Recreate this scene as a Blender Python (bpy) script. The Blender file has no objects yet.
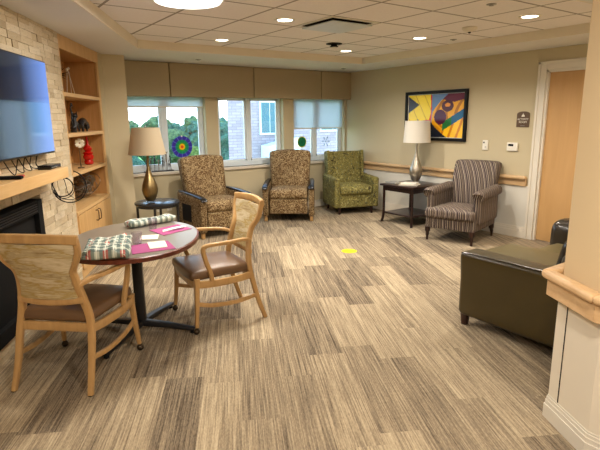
import bpy, bmesh, math, random
from mathutils import Vector, Matrix, noise
from mathutils.geometry import tessellate_polygon
PI = math.pi
random.seed(7)
SC = bpy.context.scene
COL = SC.collection

# ------------------------------------------------------------------ camera
F_PX = 494.0
R = ((0.818, 0.130, -0.560), (-0.575, 0.167, -0.801), (-0.010, 0.977, 0.211))
def _v(x, y): return Vector(((x - 300) / F_PX, -(y - 225) / F_PX, -1.0))
_X = _v(1022, 110.7).normalized()
_Y = _v(-54, 122); _Y = (_Y - _X * _X.dot(_Y)).normalized()
_Z = _X.cross(_Y)
cam_d = bpy.data.cameras.new('camera'); cam = bpy.data.objects.new('camera', cam_d); COL.objects.link(cam)
cam_d.sensor_width = 36.0; cam_d.lens = F_PX * 36.0 / 600.0
cam.matrix_world = Matrix.Translation((0, 0, 1.6)) @ Matrix((_X, _Y, _Z)).to_4x4()
cam_d.clip_end = 400
SC.camera = cam

# ------------------------------------------------------------------ light
SC.view_settings.view_transform = 'Standard'
SC.view_settings.look = 'None'
SC.view_settings.gamma = 1.0
SC.view_settings.use_curve_mapping = False
SC.view_settings.exposure = 0.28
W = bpy.data.worlds.new('world'); SC.world = W; W.use_nodes = True
nt = W.node_tree; nt.nodes.clear()
wo = nt.nodes.new('ShaderNodeOutputWorld'); bg = nt.nodes.new('ShaderNodeBackground')
tc = nt.nodes.new('ShaderNodeTexCoord'); sp = nt.nodes.new('ShaderNodeSeparateXYZ'); rp = nt.nodes.new('ShaderNodeValToRGB')
nt.links.new(tc.outputs['Generated'], sp.inputs[0]); nt.links.new(sp.outputs['Z'], rp.inputs[0])
rp.color_ramp.elements[0].position = 0.0; rp.color_ramp.elements[0].color = (0.86, 0.95, 1.0, 1)
rp.color_ramp.elements[1].position = 0.6; rp.color_ramp.elements[1].color = (0.42, 0.66, 1.0, 1)
nt.links.new(rp.outputs[0], bg.inputs['Color']); bg.inputs['Strength'].default_value = 5.0
nt.links.new(bg.outputs[0], wo.inputs[0])

WARM = (1.0, 0.92, 0.82)
def area_light(name, loc, size, power, color, rot=(0, 0, 0), shape='DISK', size_y=None, portal=False):
    d = bpy.data.lights.new(name, 'AREA'); d.shape = shape; d.size = size; d.energy = power; d.color = color
    if size_y: d.size_y = size_y
    if portal: d.cycles.is_portal = True
    o = bpy.data.objects.new(name, d); COL.objects.link(o); o.location = loc; o.rotation_euler = rot
    return o
# daylight comes in through the three windows (portals only guide the sky light)
for i, (xa, xb) in enumerate(((2.05, 3.30), (3.51, 4.735), (4.95, 6.10))):
    area_light('window_portal', ((xa + xb) / 2, 7.47, 1.39), xb - xa, 1, (1, 1, 1), (-PI / 2, 0, 0), 'RECTANGLE', 1.1, True)
# fill lights without fixtures, added out of view to brighten the near end
for x, y in ((-0.3, 0.2), (1.1, 0.4), (-1.2, -1.8), (0.9, -1.8)):
    area_light('unseen_fill_light', (x, y, 2.37 if y < -0.5 or x > 1.6 else 2.47), 0.16, 32, WARM)
area_light('unseen_fill_light', (5.3, 1.65, 2.38), 0.16, 14, WARM)  # one more added fill light, out of view beyond the corner wall

# ------------------------------------------------------------------ materials
def lin(c):
    if isinstance(c, str): c = tuple(int(c[i:i + 2], 16) / 255 for i in (0, 2, 4))
    return tuple((x / 12.92 if x <= 0.04045 else ((x + 0.055) / 1.055) ** 2.4) for x in c[:3]) + (1.0,)
class NT:
    def __init__(s, name):
        s.m = bpy.data.materials.new(name); s.m.use_nodes = True; s.t = s.m.node_tree
        s.b = s.t.nodes['Principled BSDF']; s.o = s.t.nodes['Material Output']; s._tc = None
    def n(s, typ, **kw):
        n = s.t.nodes.new(typ)
        for k, v in kw.items(): setattr(n, k, v)
        return n
    def l(s, a, b): s.t.links.new(a, b)
    def inp(s, sock, v):
        if hasattr(v, 'is_linked') or hasattr(v, 'links'): s.l(v, sock)
        else: sock.default_value = v
    def tc(s, kind='Object'):
        if not s._tc: s._tc = s.n('ShaderNodeTexCoord')
        return s._tc.outputs[kind]
    def math(s, op, a, b=0.0, c=None):
        n = s.n('ShaderNodeMath', operation=op); s.inp(n.inputs[0], a); s.inp(n.inputs[1], b)
        if c is not None: s.inp(n.inputs[2], c)
        return n.outputs[0]
    def sep(s, v):
        n = s.n('ShaderNodeSeparateXYZ'); s.l(v, n.inputs[0]); return n.outputs
    def comb(s, x, y, z=0.0):
        n = s.n('ShaderNodeCombineXYZ'); s.inp(n.inputs[0], x); s.inp(n.inputs[1], y); s.inp(n.inputs[2], z); return n.outputs[0]
    def map(s, v, scale=(1, 1, 1), rot=(0, 0, 0), loc=(0, 0, 0)):
        n = s.n('ShaderNodeMapping'); s.l(v, n.inputs[0]); n.inputs['Scale'].default_value = scale
        n.inputs['Rotation'].default_value = rot; n.inputs['Location'].default_value = loc; return n.outputs[0]
    def noise(s, v, scale=5, detail=3, rough=0.5, dist=0.0, out=0):
        n = s.n('ShaderNodeTexNoise'); s.l(v, n.inputs['Vector']); n.inputs['Scale'].default_value = scale
        n.inputs['Detail'].default_value = detail; n.inputs['Roughness'].default_value = rough; n.inputs['Distortion'].default_value = dist
        return n.outputs[out]
    def voro(s, v, scale=5, feature='F1', out='Distance', rnd=1.0):
        n = s.n('ShaderNodeTexVoronoi', feature=feature); s.l(v, n.inputs['Vector']); n.inputs['Scale'].default_value = scale
        n.inputs['Randomness'].default_value = rnd
        return n.outputs[out]
    def ramp(s, f, stops, interp='LINEAR'):
        n = s.n('ShaderNodeValToRGB'); s.l(f, n.inputs[0]); r = n.color_ramp; r.interpolation = interp
        while len(r.elements) < len(stops): r.elements.new(0.5)
        for e, (p, c) in zip(r.elements, stops): e.position = p; e.color = c if len(c) == 4 and not isinstance(c, str) else lin(c)
        return n.outputs[0]
    def mix(s, f, a, b, mode='MIX'):
        n = s.n('ShaderNodeMix', data_type='RGBA', blend_type=mode)
        s.inp(n.inputs['Factor'], f); s.inp(n.inputs['A'], a); s.inp(n.inputs['B'], b); return n.outputs['Result']
    def bump(s, h, strength=0.3, dist=0.01):
        n = s.n('ShaderNodeBump'); s.l(h, n.inputs['Height']); n.inputs['Strength'].default_value = strength
        n.inputs['Distance'].default_value = dist; s.l(n.outputs[0], s.b.inputs['Normal'])
    def set(s, color=None, rough=0.5, metal=0.0, spec=0.5, **kw):
        if color is not None: s.inp(s.b.inputs['Base Color'], color)
        s.inp(s.b.inputs['Roughness'], rough); s.b.inputs['Metallic'].default_value = metal
        s.b.inputs['Specular IOR Level'].default_value = spec
        for k, v in kw.items(): s.inp(s.b.inputs[k.replace('_', ' ')], v)
        return s.m
def plain(name, c, rough=0.5, metal=0.0, spec=0.5, var=0.08, scale=12, bump=0.0, **kw):
    t = NT(name); c = lin(c)
    n = t.noise(t.tc(), scale, 3)
    a = tuple(x * (1 - var) for x in c[:3]) + (1,); b = tuple(min(1, x * (1 + var)) for x in c[:3]) + (1,)
    col = t.mix(n, a, b)
    if bump: t.bump(t.noise(t.tc(), scale * 12, 2), bump, 0.003)
    return t.set(col, rough, metal, spec, **kw)

def wood(name, c1, c2, axis=2, rough=0.42, scale=9):
    t = NT(name); s = [scale] * 3; s[axis] = scale * 0.09
    v = t.map(t.tc(), tuple(s))
    n = t.noise(v, 3.0, 5, 0.6, 0.6)
    f = t.ramp(n, [(0.32, c1), (0.68, c2)])
    t.bump(t.noise(v, 12, 2), 0.06, 0.002)
    return t.set(f, rough, 0, 0.4)

M = {}
M['wall'] = plain('wall_paint', 'c0b394', 0.75, spec=0.25, var=0.03, scale=2)
M['wall_low'] = plain('wall_paint_low', 'd2cec2', 0.7, spec=0.25, var=0.03, scale=2)
M['wall_corner'] = plain('wall_paint_corner', 'd8c19a', 0.75, spec=0.25, var=0.02, scale=2)
M['soffit'] = plain('soffit_paint', 'dcdad6', 0.8, spec=0.2, var=0.02, scale=2)
M['lip'] = plain('lip_paint', 'e2d9c6', 0.8, spec=0.2, var=0.02, scale=2)
M['trim_white'] = plain('trim_white', 'dad3c4', 0.45, var=0.02)
M['panel_white'] = plain('panel_white', 'e0d6c3', 0.5, var=0.03, scale=3)
M['white_plastic'] = plain('white_plastic', 'e2ddcf', 0.4, var=0.02)
M['black_metal'] = plain('black_metal', '17171a', 0.38, var=0.1)
M['black_gloss'] = plain('black_gloss', '101012', 0.25, var=0.1)
M['black_matte'] = plain('black_matte', '0d0c0c', 0.8, spec=0.2)
M['caster'] = plain('caster_bronze', '3a2f22', 0.3, metal=0.6)
M['steel'] = plain('steel', '9c9a94', 0.3, metal=1.0)
M['pull'] = plain('pull_bronze', '6b5640', 0.35, metal=0.7)
M['maple'] = wood('maple_wood', 'c29860', 'd2ab75', 2)
M['maple_x'] = wood('maple_wood_horizontal', 'c7a069', 'd4af7b', 0)
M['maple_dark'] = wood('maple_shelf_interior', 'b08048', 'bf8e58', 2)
M['chair_wood'] = wood('chair_wood', 'a98352', 'bd9763', 2, 0.35, 6)
M['rail_wood'] = wood('rail_wood', 'b8966c', 'cdae84', 1, 0.4)
M['rail_wood_near'] = wood('bumper_wood', 'd0aa7c', 'dfbd90', 1, 0.4)
M['door_wood'] = wood('door_wood', 'bb935f', 'c69d69', 2, 0.5, 3)
M['espresso'] = wood('espresso_wood', '1d1210', '33201a', 0, 0.28)
M['dark_leg'] = wood('dark_leg_wood', '20120e', '36201a', 2, 0.3)
M['frame_alu'] = plain('window_frame_paint', 'dce6ec', 0.5, var=0.03)
M['sill'] = plain('window_sill_paint', 'd3c7b4', 0.45, var=0.03)
M['valance'] = plain('valance_fabric', 'a5967a', 0.9, spec=0.1, var=0.06, scale=60, bump=0.2)
M['dark_gap'] = plain('dark_gap', '1a1613', 0.9, spec=0.1)

def mat_carpet():
    t = NT('carpet_planks'); th = math.radians(62.0)
    x, y, _ = t.sep(t.tc())
    u = t.math('SUBTRACT', t.math('MULTIPLY', x, math.sin(th)), t.math('MULTIPLY', y, math.cos(th)))
    v = t.math('ADD', t.math('MULTIPLY', x, math.cos(th)), t.math('MULTIPLY', y, math.sin(th)))
    us = t.math('DIVIDE', t.math('ADD', u, 0.03), 0.235)
    colr = t.math('FLOOR', us)
    wn = t.n('ShaderNodeTexWhiteNoise', noise_dimensions='1D'); t.l(colr, wn.inputs['W'])
    vs = t.math('ADD', v, t.math('MULTIPLY', wn.outputs['Value'], 1.0))
    row = t.math('FLOOR', vs)
    w2 = t.n('ShaderNodeTexWhiteNoise', noise_dimensions='2D'); t.l(t.comb(colr, row), w2.inputs['Vector'])
    r = w2.outputs['Value']; r2 = t.sep(w2.outputs['Color'])
    off = t.math('MULTIPLY', r, 40.0)
    s1 = t.noise(t.comb(t.math('MULTIPLY', u, 130.0), t.math('MULTIPLY', v, 2.5), off), 1.0, 2, 0.6)
    s2 = t.noise(t.comb(t.math('MULTIPLY', u, 38.0), t.math('MULTIPLY', v, 0.7), off), 1.0, 3, 0.6)
    s3 = t.noise(t.comb(t.math('MULTIPLY', u, 160.0), t.math('MULTIPLY', v, 45.0), off), 1.0, 2, 0.6)
    tone = t.math('MULTIPLY', t.math('SUBTRACT', r, 0.5), 0.34)
    tot = t.math('ADD', t.math('ADD', t.math('MULTIPLY', t.math('SUBTRACT', s1, 0.5), 1.15),
                 t.math('MULTIPLY', t.math('SUBTRACT', s2, 0.5), 0.6)), t.math('MULTIPLY', t.math('SUBTRACT', s3, 0.5), 0.55))
    tot = t.math('ADD', t.math('ADD', tot, tone), 0.5)
    c = t.ramp(tot, [(0.12, '51463a'), (0.40, '80725f'), (0.60, '9b8b72'), (0.92, 'c0af92')])
    t.bump(tot, 0.35, 0.004)
    return t.set(c, 0.95, 0, 0.1)
M['carpet'] = mat_carpet()

def mat_ceiling():
    t = NT('ceiling_tile')
    x, y, _ = t.sep(t.tc())
    def line(c, o, p):
        f = t.math('FRACT', t.math('DIVIDE', t.math('SUBTRACT', c, o), p))
        a = t.math('ABSOLUTE', t.math('SUBTRACT', f, 0.5))
        return t.math('GREATER_THAN', a, 0.5 - 0.012 / p)
    g = t.math('MAXIMUM', line(x, 1.725 - 6.1, 0.612), line(y, 3.06 - 6.2, 0.622))
    n = t.noise(t.tc(), 55, 3, 0.7)
    tile = t.mix(n, lin('e2dcd9'), lin('f3eeeb'))
    c = t.mix(g, tile, lin('9a928a'))
    t.bump(t.math('SUBTRACT', n, t.math('MULTIPLY', g, 1.5)), 0.4, 0.004)
    return t.set(c, 0.9, 0, 0.15)
M['ceiling'] = mat_ceiling()

def mat_stone():
    t = NT('split_travertine')
    g = t.n('ShaderNodeNewGeometry'); r = g.outputs['Random Per Island']
    base = t.ramp(r, [(0.0, '9c8767'), (0.2, 'c9b797'), (0.45, 'd9c9ab'), (0.7, 'bfa985'), (0.85, 'e2d5bc'), (1.0, 'ab9473')])
    n = t.noise(t.map(t.tc(), (1, 1, 2.5)), 22, 5, 0.7, 0.5)
    c = t.mix(t.math('MULTIPLY', t.math('GREATER_THAN', n, 0.57), 0.5), base, lin('6f5c42'))
    c = t.mix(0.35, c, t.ramp(n, [(0.3, '9c8a6c'), (0.7, 'ece0c8')]))
    t.bump(n, 0.6, 0.01)
    return t.set(c, 0.85, 0, 0.2)
M['stone'] = mat_stone()
M['grout'] = plain('stone_joint', '8d7a5e', 0.9, spec=0.1, var=0.15)

def mat_speckle():
    t = NT('speckled_fabric')
    d = t.map(t.tc(), (1, 1, 1))
    w = t.noise(d, 20, 2, 0.5, 1.6)
    a = t.math('ABSOLUTE', t.math('SUBTRACT', w, 0.5))
    lines = t.math('LESS_THAN', a, 0.035)
    v = t.voro(d, 48)
    dots = t.math('LESS_THAN', v, 0.30)
    patch = t.math('GREATER_THAN', t.noise(d, 9, 2), 0.42)
    f = t.math('MAXIMUM', lines, t.math('MULTIPLY', dots, patch))
    c = t.mix(t.noise(d, 14, 2), lin('48321a'), lin('644926'))
    c = t.mix(t.math('MULTIPLY', f, 0.55), c, lin('c4ae84'))
    return t.set(c, 0.75, 0, 0.25)
M['speckle'] = mat_speckle()
def mat_floral():
    t = NT('olive_floral_fabric'); d = t.tc()
    n = t.noise(d, 17, 3, 0.6, 1.8)
    c = t.ramp(n, [(0.36, '39331f'), (0.43, '6a6238'), (0.48, '8f8645'), (0.53, '4c4629'), (0.58, '8c8450'), (0.66, 'a89f62')])
    v = t.voro(d, 26)
    c = t.mix(t.math('MULTIPLY', t.math('LESS_THAN', v, 0.22), 0.6), c, lin('5e6f63'))
    return t.set(c, 0.8, 0, 0.2)
M['floral'] = mat_floral()
def mat_stripe():
    t = NT('striped_fabric'); x, y, z = t.sep(t.tc())
    u = t.math('ADD', x, y)
    zz = t.math('MULTIPLY', t.math('PINGPONG', z, 0.02), 0.22)
    u2 = t.math('ADD', u, zz)
    f = t.math('FRACT', t.math('DIVIDE', t.math('ADD', u2, 5.0), 0.135))
    st = [(0.0, '33272a'), (0.09, 'a8998a'), (0.13, '40322f'), (0.22, '251c1d'), (0.28, '82746a'), (0.34, '483a38'), (0.42, 'bdae96'),
          (0.47, '33292a'), (0.58, '77685d'), (0.63, '43342f'), (0.72, 'a08f76'), (0.76, '2d2322'), (0.86, '6a5a50'), (0.93, 'b5a890'), (0.97, '3f302c')]
    c = t.ramp(f, st, 'CONSTANT')
    c = t.mix(t.math('MULTIPLY', t.noise(t.tc(), 70, 2), 0.15), c, lin('382d29'))
    return t.set(c, 0.7, 0, 0.3)
M['stripe'] = mat_stripe()
def mat_leather(name, c1, c2, rough=0.32):
    t = NT(name); d = t.tc()
    c = t.mix(t.noise(d, 5, 4), lin(c1), lin(c2))
    t.bump(t.voro(d, 160), 0.12, 0.001)
    return t.set(c, rough, 0, 0.5)
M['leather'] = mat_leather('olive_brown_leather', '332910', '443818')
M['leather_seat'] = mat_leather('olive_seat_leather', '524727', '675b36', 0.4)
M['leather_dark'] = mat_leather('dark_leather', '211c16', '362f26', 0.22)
M['vinyl'] = mat_leather('brown_vinyl', '58402c', '705338', 0.35)
def mat_landscape():
    t = NT('woven_landscape_fabric'); x, y, z = t.sep(t.tc())
    v = t.comb(t.math('MULTIPLY', x, 1.6), t.math('MULTIPLY', y, 1.6), t.math('MULTIPLY', z, 9.0))
    n = t.noise(v, 1.7, 4, 0.6, 0.3)
    c = t.ramp(n, [(0.3, '8b744c'), (0.42, 'b3a27e'), (0.48, 'a58c52'), (0.52, 'b7a684'), (0.60, 'c9ba9a'), (0.72, 'a59068')])
    v2 = t.comb(t.math('MULTIPLY', x, 18.0), t.math('MULTIPLY', y, 18.0), t.math('MULTIPLY', z, 160.0))
    c = t.mix(t.math('MULTIPLY', t.math('GREATER_THAN', t.noise(v2, 1.0, 2), 0.6), 0.4), c, lin('d7c7a2'))
    return t.set(c, 0.8, 0, 0.2)
M['landscape'] = mat_landscape()
def mat_plaid():
    t = NT('plaid_cloth'); x, y, z = t.sep(t.tc())
    def band(c, p, w, o=0.0):
        f = t.math('FRACT', t.math('DIVIDE', t.math('ADD', c, o + 5.0), p)); return t.math('LESS_THAN', f, w)
    c = t.mix(t.math('MULTIPLY', band(x, 0.05, 0.42), 0.75), lin('b4bbae'), lin('4c5f5a'))
    c = t.mix(t.math('MULTIPLY', band(y, 0.05, 0.42), 0.65), c, lin('4a5c5c'))
    rr = t.math('MULTIPLY', band(x, 0.1, 0.3, 0.03), band(y, 0.1, 0.3, 0.02))
    c = t.mix(t.math('MULTIPLY', rr, 0.8), c, lin('a8433c'))
    g = t.math('MAXIMUM', band(x, 0.05, 0.1, 0.02), band(y, 0.05, 0.1, 0.02))
    c = t.mix(g, c, lin('d9dacd'))
    return t.set(c, 0.85, 0, 0.15)
M['plaid'] = mat_plaid()
M['laminate'] = plain('grey_laminate', '7b7266', 0.3, var=0.06, scale=40, spec=0.5)
M['table_edge'] = wood('cherry_edge', '4d2114', '6b3220', 0, 0.3)
M['magenta'] = plain('magenta_felt', 'a04e7c', 0.8, spec=0.2)
M['paper'] = plain('white_paper', 'e2ddcd', 0.8, spec=0.2, var=0.03)
M['red_glass'] = plain('red_glaze', 'b0140f', 0.15, var=0.1)
M['ivory'] = plain('ivory_petals', 'd9cfb6', 0.6)
def mat_brushed(name, c1, c2, rough):
    t = NT(name); n = t.noise(t.map(t.tc(), (60, 60, 8)), 1.5, 4, 0.7)
    return t.set(t.mix(n, lin(c1), lin(c2)), t.math('ADD', t.math('MULTIPLY', n, 0.2), rough), 0.9, 0.5)
M['gold_leaf'] = mat_brushed('antique_gold', '6c5a3c', 'a08a5e', 0.22)
M['silver_leaf'] = mat_brushed('antique_silver', '8b8478', 'c2b8a6', 0.22)
def mat_shade(name, c, tf=0.4):
    t = NT(name); t.set(lin(c), 0.9, 0, 0.1)
    tr = t.n('ShaderNodeBsdfTranslucent'); tr.inputs[0].default_value = lin(c)
    mx = t.n('ShaderNodeMixShader'); mx.inputs[0].default_value = tf
    w = t.noise(t.map(t.tc(), (300, 300, 300)), 1, 1); t.bump(w, 0.15, 0.002)
    t.l(t.b.outputs[0], mx.inputs[1]); t.l(tr.outputs[0], mx.inputs[2]); t.l(mx.outputs[0], t.o.inputs[0])
    return t.m
M['shade_beige'] = mat_shade('beige_linen_shade', 'd2c2a6')
M['shade_white'] = mat_shade('white_linen_shade', 'eeeae0')
M['blind'] = mat_shade('roller_blind_fabric', 'dfe6ea', 0.62)
def mat_glass(name, tint=(0.93, 0.97, 0.98, 1), gl=0.06, rough=0.02):
    t = NT(name); t.t.nodes.remove(t.b)
    tr = t.n('ShaderNodeBsdfTransparent'); tr.inputs[0].default_value = tint
    gs = t.n('ShaderNodeBsdfGlossy'); gs.inputs['Roughness'].default_value = rough
    fr = t.n('ShaderNodeLayerWeight'); fr.inputs[0].default_value = 0.5
    fc = t.math('ADD', t.math('MULTIPLY', t.math('POWER', fr.outputs['Facing'], 4.0), 0.6), gl * 0.6)
    mx = t.n('ShaderNodeMixShader'); t.l(fc, mx.inputs[0])
    t.l(tr.outputs[0], mx.inputs[1]); t.l(gs.outputs[0], mx.inputs[2]); t.l(mx.outputs[0], t.o.inputs[0])
    return t.m
M['glass'] = mat_glass('window_glass')
M['cup'] = mat_glass('clear_plastic_cup', (0.93, 0.91, 0.95, 1), rough=0.1)
def mat_emit(name, c, s):
    t = NT(name); return t.set((0.9, 0.9, 0.9, 1), 0.5, 0, 0.2, Emission_Color=tuple(c) + (1,), Emission_Strength=s)
M['lens'] = mat_emit('lit_lens', (1.0, 0.88, 0.68), 7.0)
M['lens_big'] = mat_emit('lit_diffuser', (1.0, 0.96, 0.88), 2.6)
def mat_screen_reflection():  # emission paints the window wall's reflection: dark left, blue right
    t = NT('tv_painted_reflection'); x, y, z = t.sep(t.tc())
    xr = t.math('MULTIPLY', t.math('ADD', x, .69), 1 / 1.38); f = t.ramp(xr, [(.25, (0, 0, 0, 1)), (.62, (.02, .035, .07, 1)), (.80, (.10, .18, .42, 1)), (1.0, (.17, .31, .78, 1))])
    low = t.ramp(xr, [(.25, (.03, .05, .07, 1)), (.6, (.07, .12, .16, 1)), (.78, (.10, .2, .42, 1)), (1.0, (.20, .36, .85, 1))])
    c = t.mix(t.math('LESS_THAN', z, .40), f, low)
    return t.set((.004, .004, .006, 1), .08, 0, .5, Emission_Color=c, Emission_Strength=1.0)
M['screen'] = mat_screen_reflection()
def mat_paint(name='painted_surface', rough=0.5, spec=0.3):
    t = NT(name); a = t.n('ShaderNodeVertexColor', layer_name='Col'); return t.set(a.outputs['Color'], rough, 0, spec)
M['paint'] = mat_paint(); M['paint_gloss'] = mat_paint('printed_gloss', 0.25, 0.4)
def mat_brick():
    t = NT('light_brick'); x, y, z = t.sep(t.tc())
    b = t.n('ShaderNodeTexBrick'); t.l(t.comb(t.math('ADD', x, y), z), b.inputs['Vector'])
    b.inputs['Scale'].default_value = 1.0; b.inputs['Brick Width'].default_value = 0.30; b.inputs['Row Height'].default_value = 0.09
    b.inputs['Mortar Size'].default_value = 0.008
    b.inputs['Color1'].default_value = lin('8f8a90'); b.inputs['Color2'].default_value = lin('7d797f'); b.inputs['Mortar'].default_value = lin('6a676e')
    return t.set(b.outputs['Color'], 0.9, 0, 0.1)
M['brick'] = mat_brick()
M['out_window'] = plain('teal_window', '1e5560', 0.2)
M['out_white'] = plain('white_panel_outside', 'b9ccd0', 0.6)
M['lawn'] = plain('lawn', '6f9a55', 0.9, spec=0.1, var=0.3, scale=0.5)
def mat_leaves(name, a, b):
    t = NT(name); c = t.ramp(t.noise(t.tc(), 3.5, 5, 0.75), [(0.36, a), (0.64, b)]); t.bump(t.noise(t.tc(), 6, 4, 0.8), 1.0, 0.5); return t.set(c, 0.9, 0, 0.1)
M['leaf1'] = mat_leaves('leaves_green', '2f5544', '7f9f6a'); M['leaf2'] = mat_leaves('leaves_deep', '2c5650', '6f9c80'); M['leaf3'] = mat_leaves('leaves_lime', '507a3c', '9fb868')
M['trunk'] = plain('trunk_bark', '54473a', 0.9, spec=0.1)
M['yellow'] = plain('yellow_vinyl', 'e3d21c', 0.5)

# ------------------------------------------------------------------ mesh helpers
def link(name, bm, mat, parent=None, ang=38, bevel=0.0, seg=2):
    bmesh.ops.recalc_face_normals(bm, faces=bm.faces)
    for f in bm.faces: f.smooth = True
    for e in bm.edges:
        if len(e.link_faces) == 2:
            try:
                if e.calc_face_angle() > math.radians(ang): e.smooth = False
            except ValueError: pass
    me = bpy.data.meshes.new(name); bm.to_mesh(me); bm.free()
    for m in (mat if isinstance(mat, (list, tuple)) else [mat]): me.materials.append(m)
    o = bpy.data.objects.new(name, me); COL.objects.link(o)
    if parent: o.parent = parent
    if bevel:
        b = o.modifiers.new('bevel', 'BEVEL'); b.width = bevel; b.segments = seg; b.limit_method = 'ANGLE'; b.angle_limit = math.radians(50)
    return o
def NB(): return bmesh.new()
def box(bm, lo, hi, mtx=None):
    x0, y0, z0 = lo; x1, y1, z1 = hi
    v = [bm.verts.new(p) for p in ((x0, y0, z0), (x1, y0, z0), (x1, y1, z0), (x0, y1, z0), (x0, y0, z1), (x1, y0, z1), (x1, y1, z1), (x0, y1, z1))]
    for f in ((0, 3, 2, 1), (4, 5, 6, 7), (0, 1, 5, 4), (1, 2, 6, 5), (2, 3, 7, 6), (3, 0, 4, 7)): bm.faces.new([v[i] for i in f])
    if mtx:
        for q in v: q.co = mtx @ q.co
    return v
def cbox(bm, c, s, mtx=None): return box(bm, [c[i] - s[i] / 2 for i in range(3)], [c[i] + s[i] / 2 for i in range(3)], mtx)
def prism(bm, poly, z0, z1):
    a = [bm.verts.new((x, y, z0)) for x, y in poly]; b = [bm.verts.new((x, y, z1)) for x, y in poly]
    bm.faces.new(a[::-1]); bm.faces.new(b); n = len(a)
    for i in range(n): bm.faces.new((a[i], a[(i + 1) % n], b[(i + 1) % n], b[i]))
def vprism(bm, poly, a, b, axis='y'):
    """polygon in (x,z) extruded along y, or (y,z) along x"""
    def P(p, t): return (p[0], t, p[1]) if axis == 'y' else (t, p[0], p[1])
    A = [bm.verts.new(P(p, a)) for p in poly]; B = [bm.verts.new(P(p, b)) for p in poly]
    bm.faces.new(A[::-1]); bm.faces.new(B); n = len(A)
    for i in range(n): bm.faces.new((A[i], A[(i + 1) % n], B[(i + 1) % n], B[i]))
def lathe(bm, prof, c=(0, 0, 0), n=32, cap=True):
    rings = []
    for r, z in prof:
        rings.append([bm.verts.new((c[0] + r * math.cos(2 * PI * k / n), c[1] + r * math.sin(2 * PI * k / n), c[2] + z)) for k in range(n)])
    for a, b in zip(rings, rings[1:]):
        for k in range(n): bm.faces.new((a[k], a[(k + 1) % n], b[(k + 1) % n], b[k]))
    if cap: bm.faces.new(rings[0][::-1]); bm.faces.new(rings[-1])
    return rings
def sweep(bm, path, size, n=10, up=(0, 0, 1), p=4.0, closed=False):
    """rounded-rectangle / round section along a path; size = (w,h) or list of them; p=2 is round"""
    path = [Vector(q) for q in path]; N = len(path)
    if not isinstance(size, list): size = [size] * N
    size = [s if isinstance(s, tuple) else (s, s) for s in size]
    rings = []; prev = None
    for i, q in enumerate(path):
        if closed: t = path[(i + 1) % N] - path[(i - 1) % N]
        else: t = path[min(i + 1, N - 1)] - path[max(i - 1, 0)]
        t.normalize(); u = Vector(up)
        if abs(u.dot(t)) > 0.98: u = Vector((0, 1, 0)) if abs(t.y) < 0.9 else Vector((1, 0, 0))
        s = t.cross(u).normalized()
        if prev is not None and s.dot(prev) < 0: s = -s
        prev = s; w = s.cross(t).normalized(); a, b = size[i]; ring = []
        for k in range(n):
            c, d = math.cos(2 * PI * (k + .5) / n), math.sin(2 * PI * (k + .5) / n)
            cc = math.copysign(abs(c) ** (2 / p), c); dd = math.copysign(abs(d) ** (2 / p), d)
            ring.append(bm.verts.new(q + s * (cc * a / 2) + w * (dd * b / 2)))
        rings.append(ring)
    M_ = N if closed else N - 1
    for i in range(M_):
        a, b = rings[i], rings[(i + 1) % N]
        for k in range(n): bm.faces.new((a[k], a[(k + 1) % n], b[(k + 1) % n], b[k]))
    if not closed: bm.faces.new(rings[0][::-1]); bm.faces.new(rings[-1])
def smooth_path(pts, m=6):
    pts = [Vector(p) for p in pts]; out = []
    for i in range(len(pts) - 1):
        p0 = pts[max(i - 1, 0)]; p1 = pts[i]; p2 = pts[i + 1]; p3 = pts[min(i + 2, len(pts) - 1)]
        for k in range(m):
            t = k / m
            out.append(0.5 * ((2 * p1) + (p2 - p0) * t + (2 * p0 - 5 * p1 + 4 * p2 - p3) * t * t + (3 * p1 - p0 - 3 * p2 + p3) * t ** 3))
    out.append(pts[-1]); return out
def rbox(bm, c, s, r=0.03, m=6, fn=None, mtx=None):
    """rounded box; fn(unit coords (-1..1), point) -> point for puffing and bending"""
    h = [x / 2 for x in s]; ax = []
    for i in range(3):
        rr = min(r, h[i] * 0.98); k = h[i] - rr
        e = [h[i], k + rr * 0.72, k + rr * 0.38]
        ax.append([-x for x in e] + [-k + 2 * k * j / m for j in range(m + 1)] + e[::-1])
    n = len(ax[0]); V = {}
    def vert(i, j, l):
        if (i, j, l) in V: return V[(i, j, l)]
        p = Vector((ax[0][i], ax[1][j], ax[2][l])); q = Vector([max(-(h[a] - min(r, h[a] * .98)), min(h[a] - min(r, h[a] * .98), p[a])) for a in range(3)])
        d = p - q
        if d.length > 1e-9:
            rr = [min(r, h[a] * .98) for a in range(3)]
            dn = Vector([d[a] / rr[a] for a in range(3)]); dn.normalize(); p = q + Vector([dn[a] * rr[a] for a in range(3)])
        u = Vector([p[a] / h[a] for a in range(3)])
        p = p + Vector(c)
        if fn: p = fn(u, p)
        if mtx: p = mtx @ p
        V[(i, j, l)] = bm.verts.new(p); return V[(i, j, l)]
    for a in range(n - 1):
        for b in range(n - 1):
            for e in (0, n - 1):
                bm.faces.new((vert(a, b, e), vert(a + 1, b, e), vert(a + 1, b + 1, e), vert(a, b + 1, e)))
                bm.faces.new((vert(a, e, b), vert(a + 1, e, b), vert(a + 1, e, b + 1), vert(a, e, b + 1)))
                bm.faces.new((vert(e, a, b), vert(e, a + 1, b), vert(e, a + 1, b + 1), vert(e, a, b + 1)))
def puff(top=0.03, bottom=0.0, front=0.0):
    def f(u, p):
        w = max(0, (1 - u.x ** 2)) * max(0, (1 - u.y ** 2))
        if u.z > 0: p.z += top * w * u.z
        else: p.z += bottom * w * u.z
        if front and u.y > 0: p.y += front * max(0, 1 - u.x ** 2) * max(0, 1 - u.z ** 2)
        return p
    return f
def T(x, y, z, rz=0.0, rx=0.0, ry=0.0): return Matrix.Translation((x, y, z)) @ Matrix.Rotation(rz, 4, 'Z') @ Matrix.Rotation(ry, 4, 'Y') @ Matrix.Rotation(rx, 4, 'X')
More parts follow.
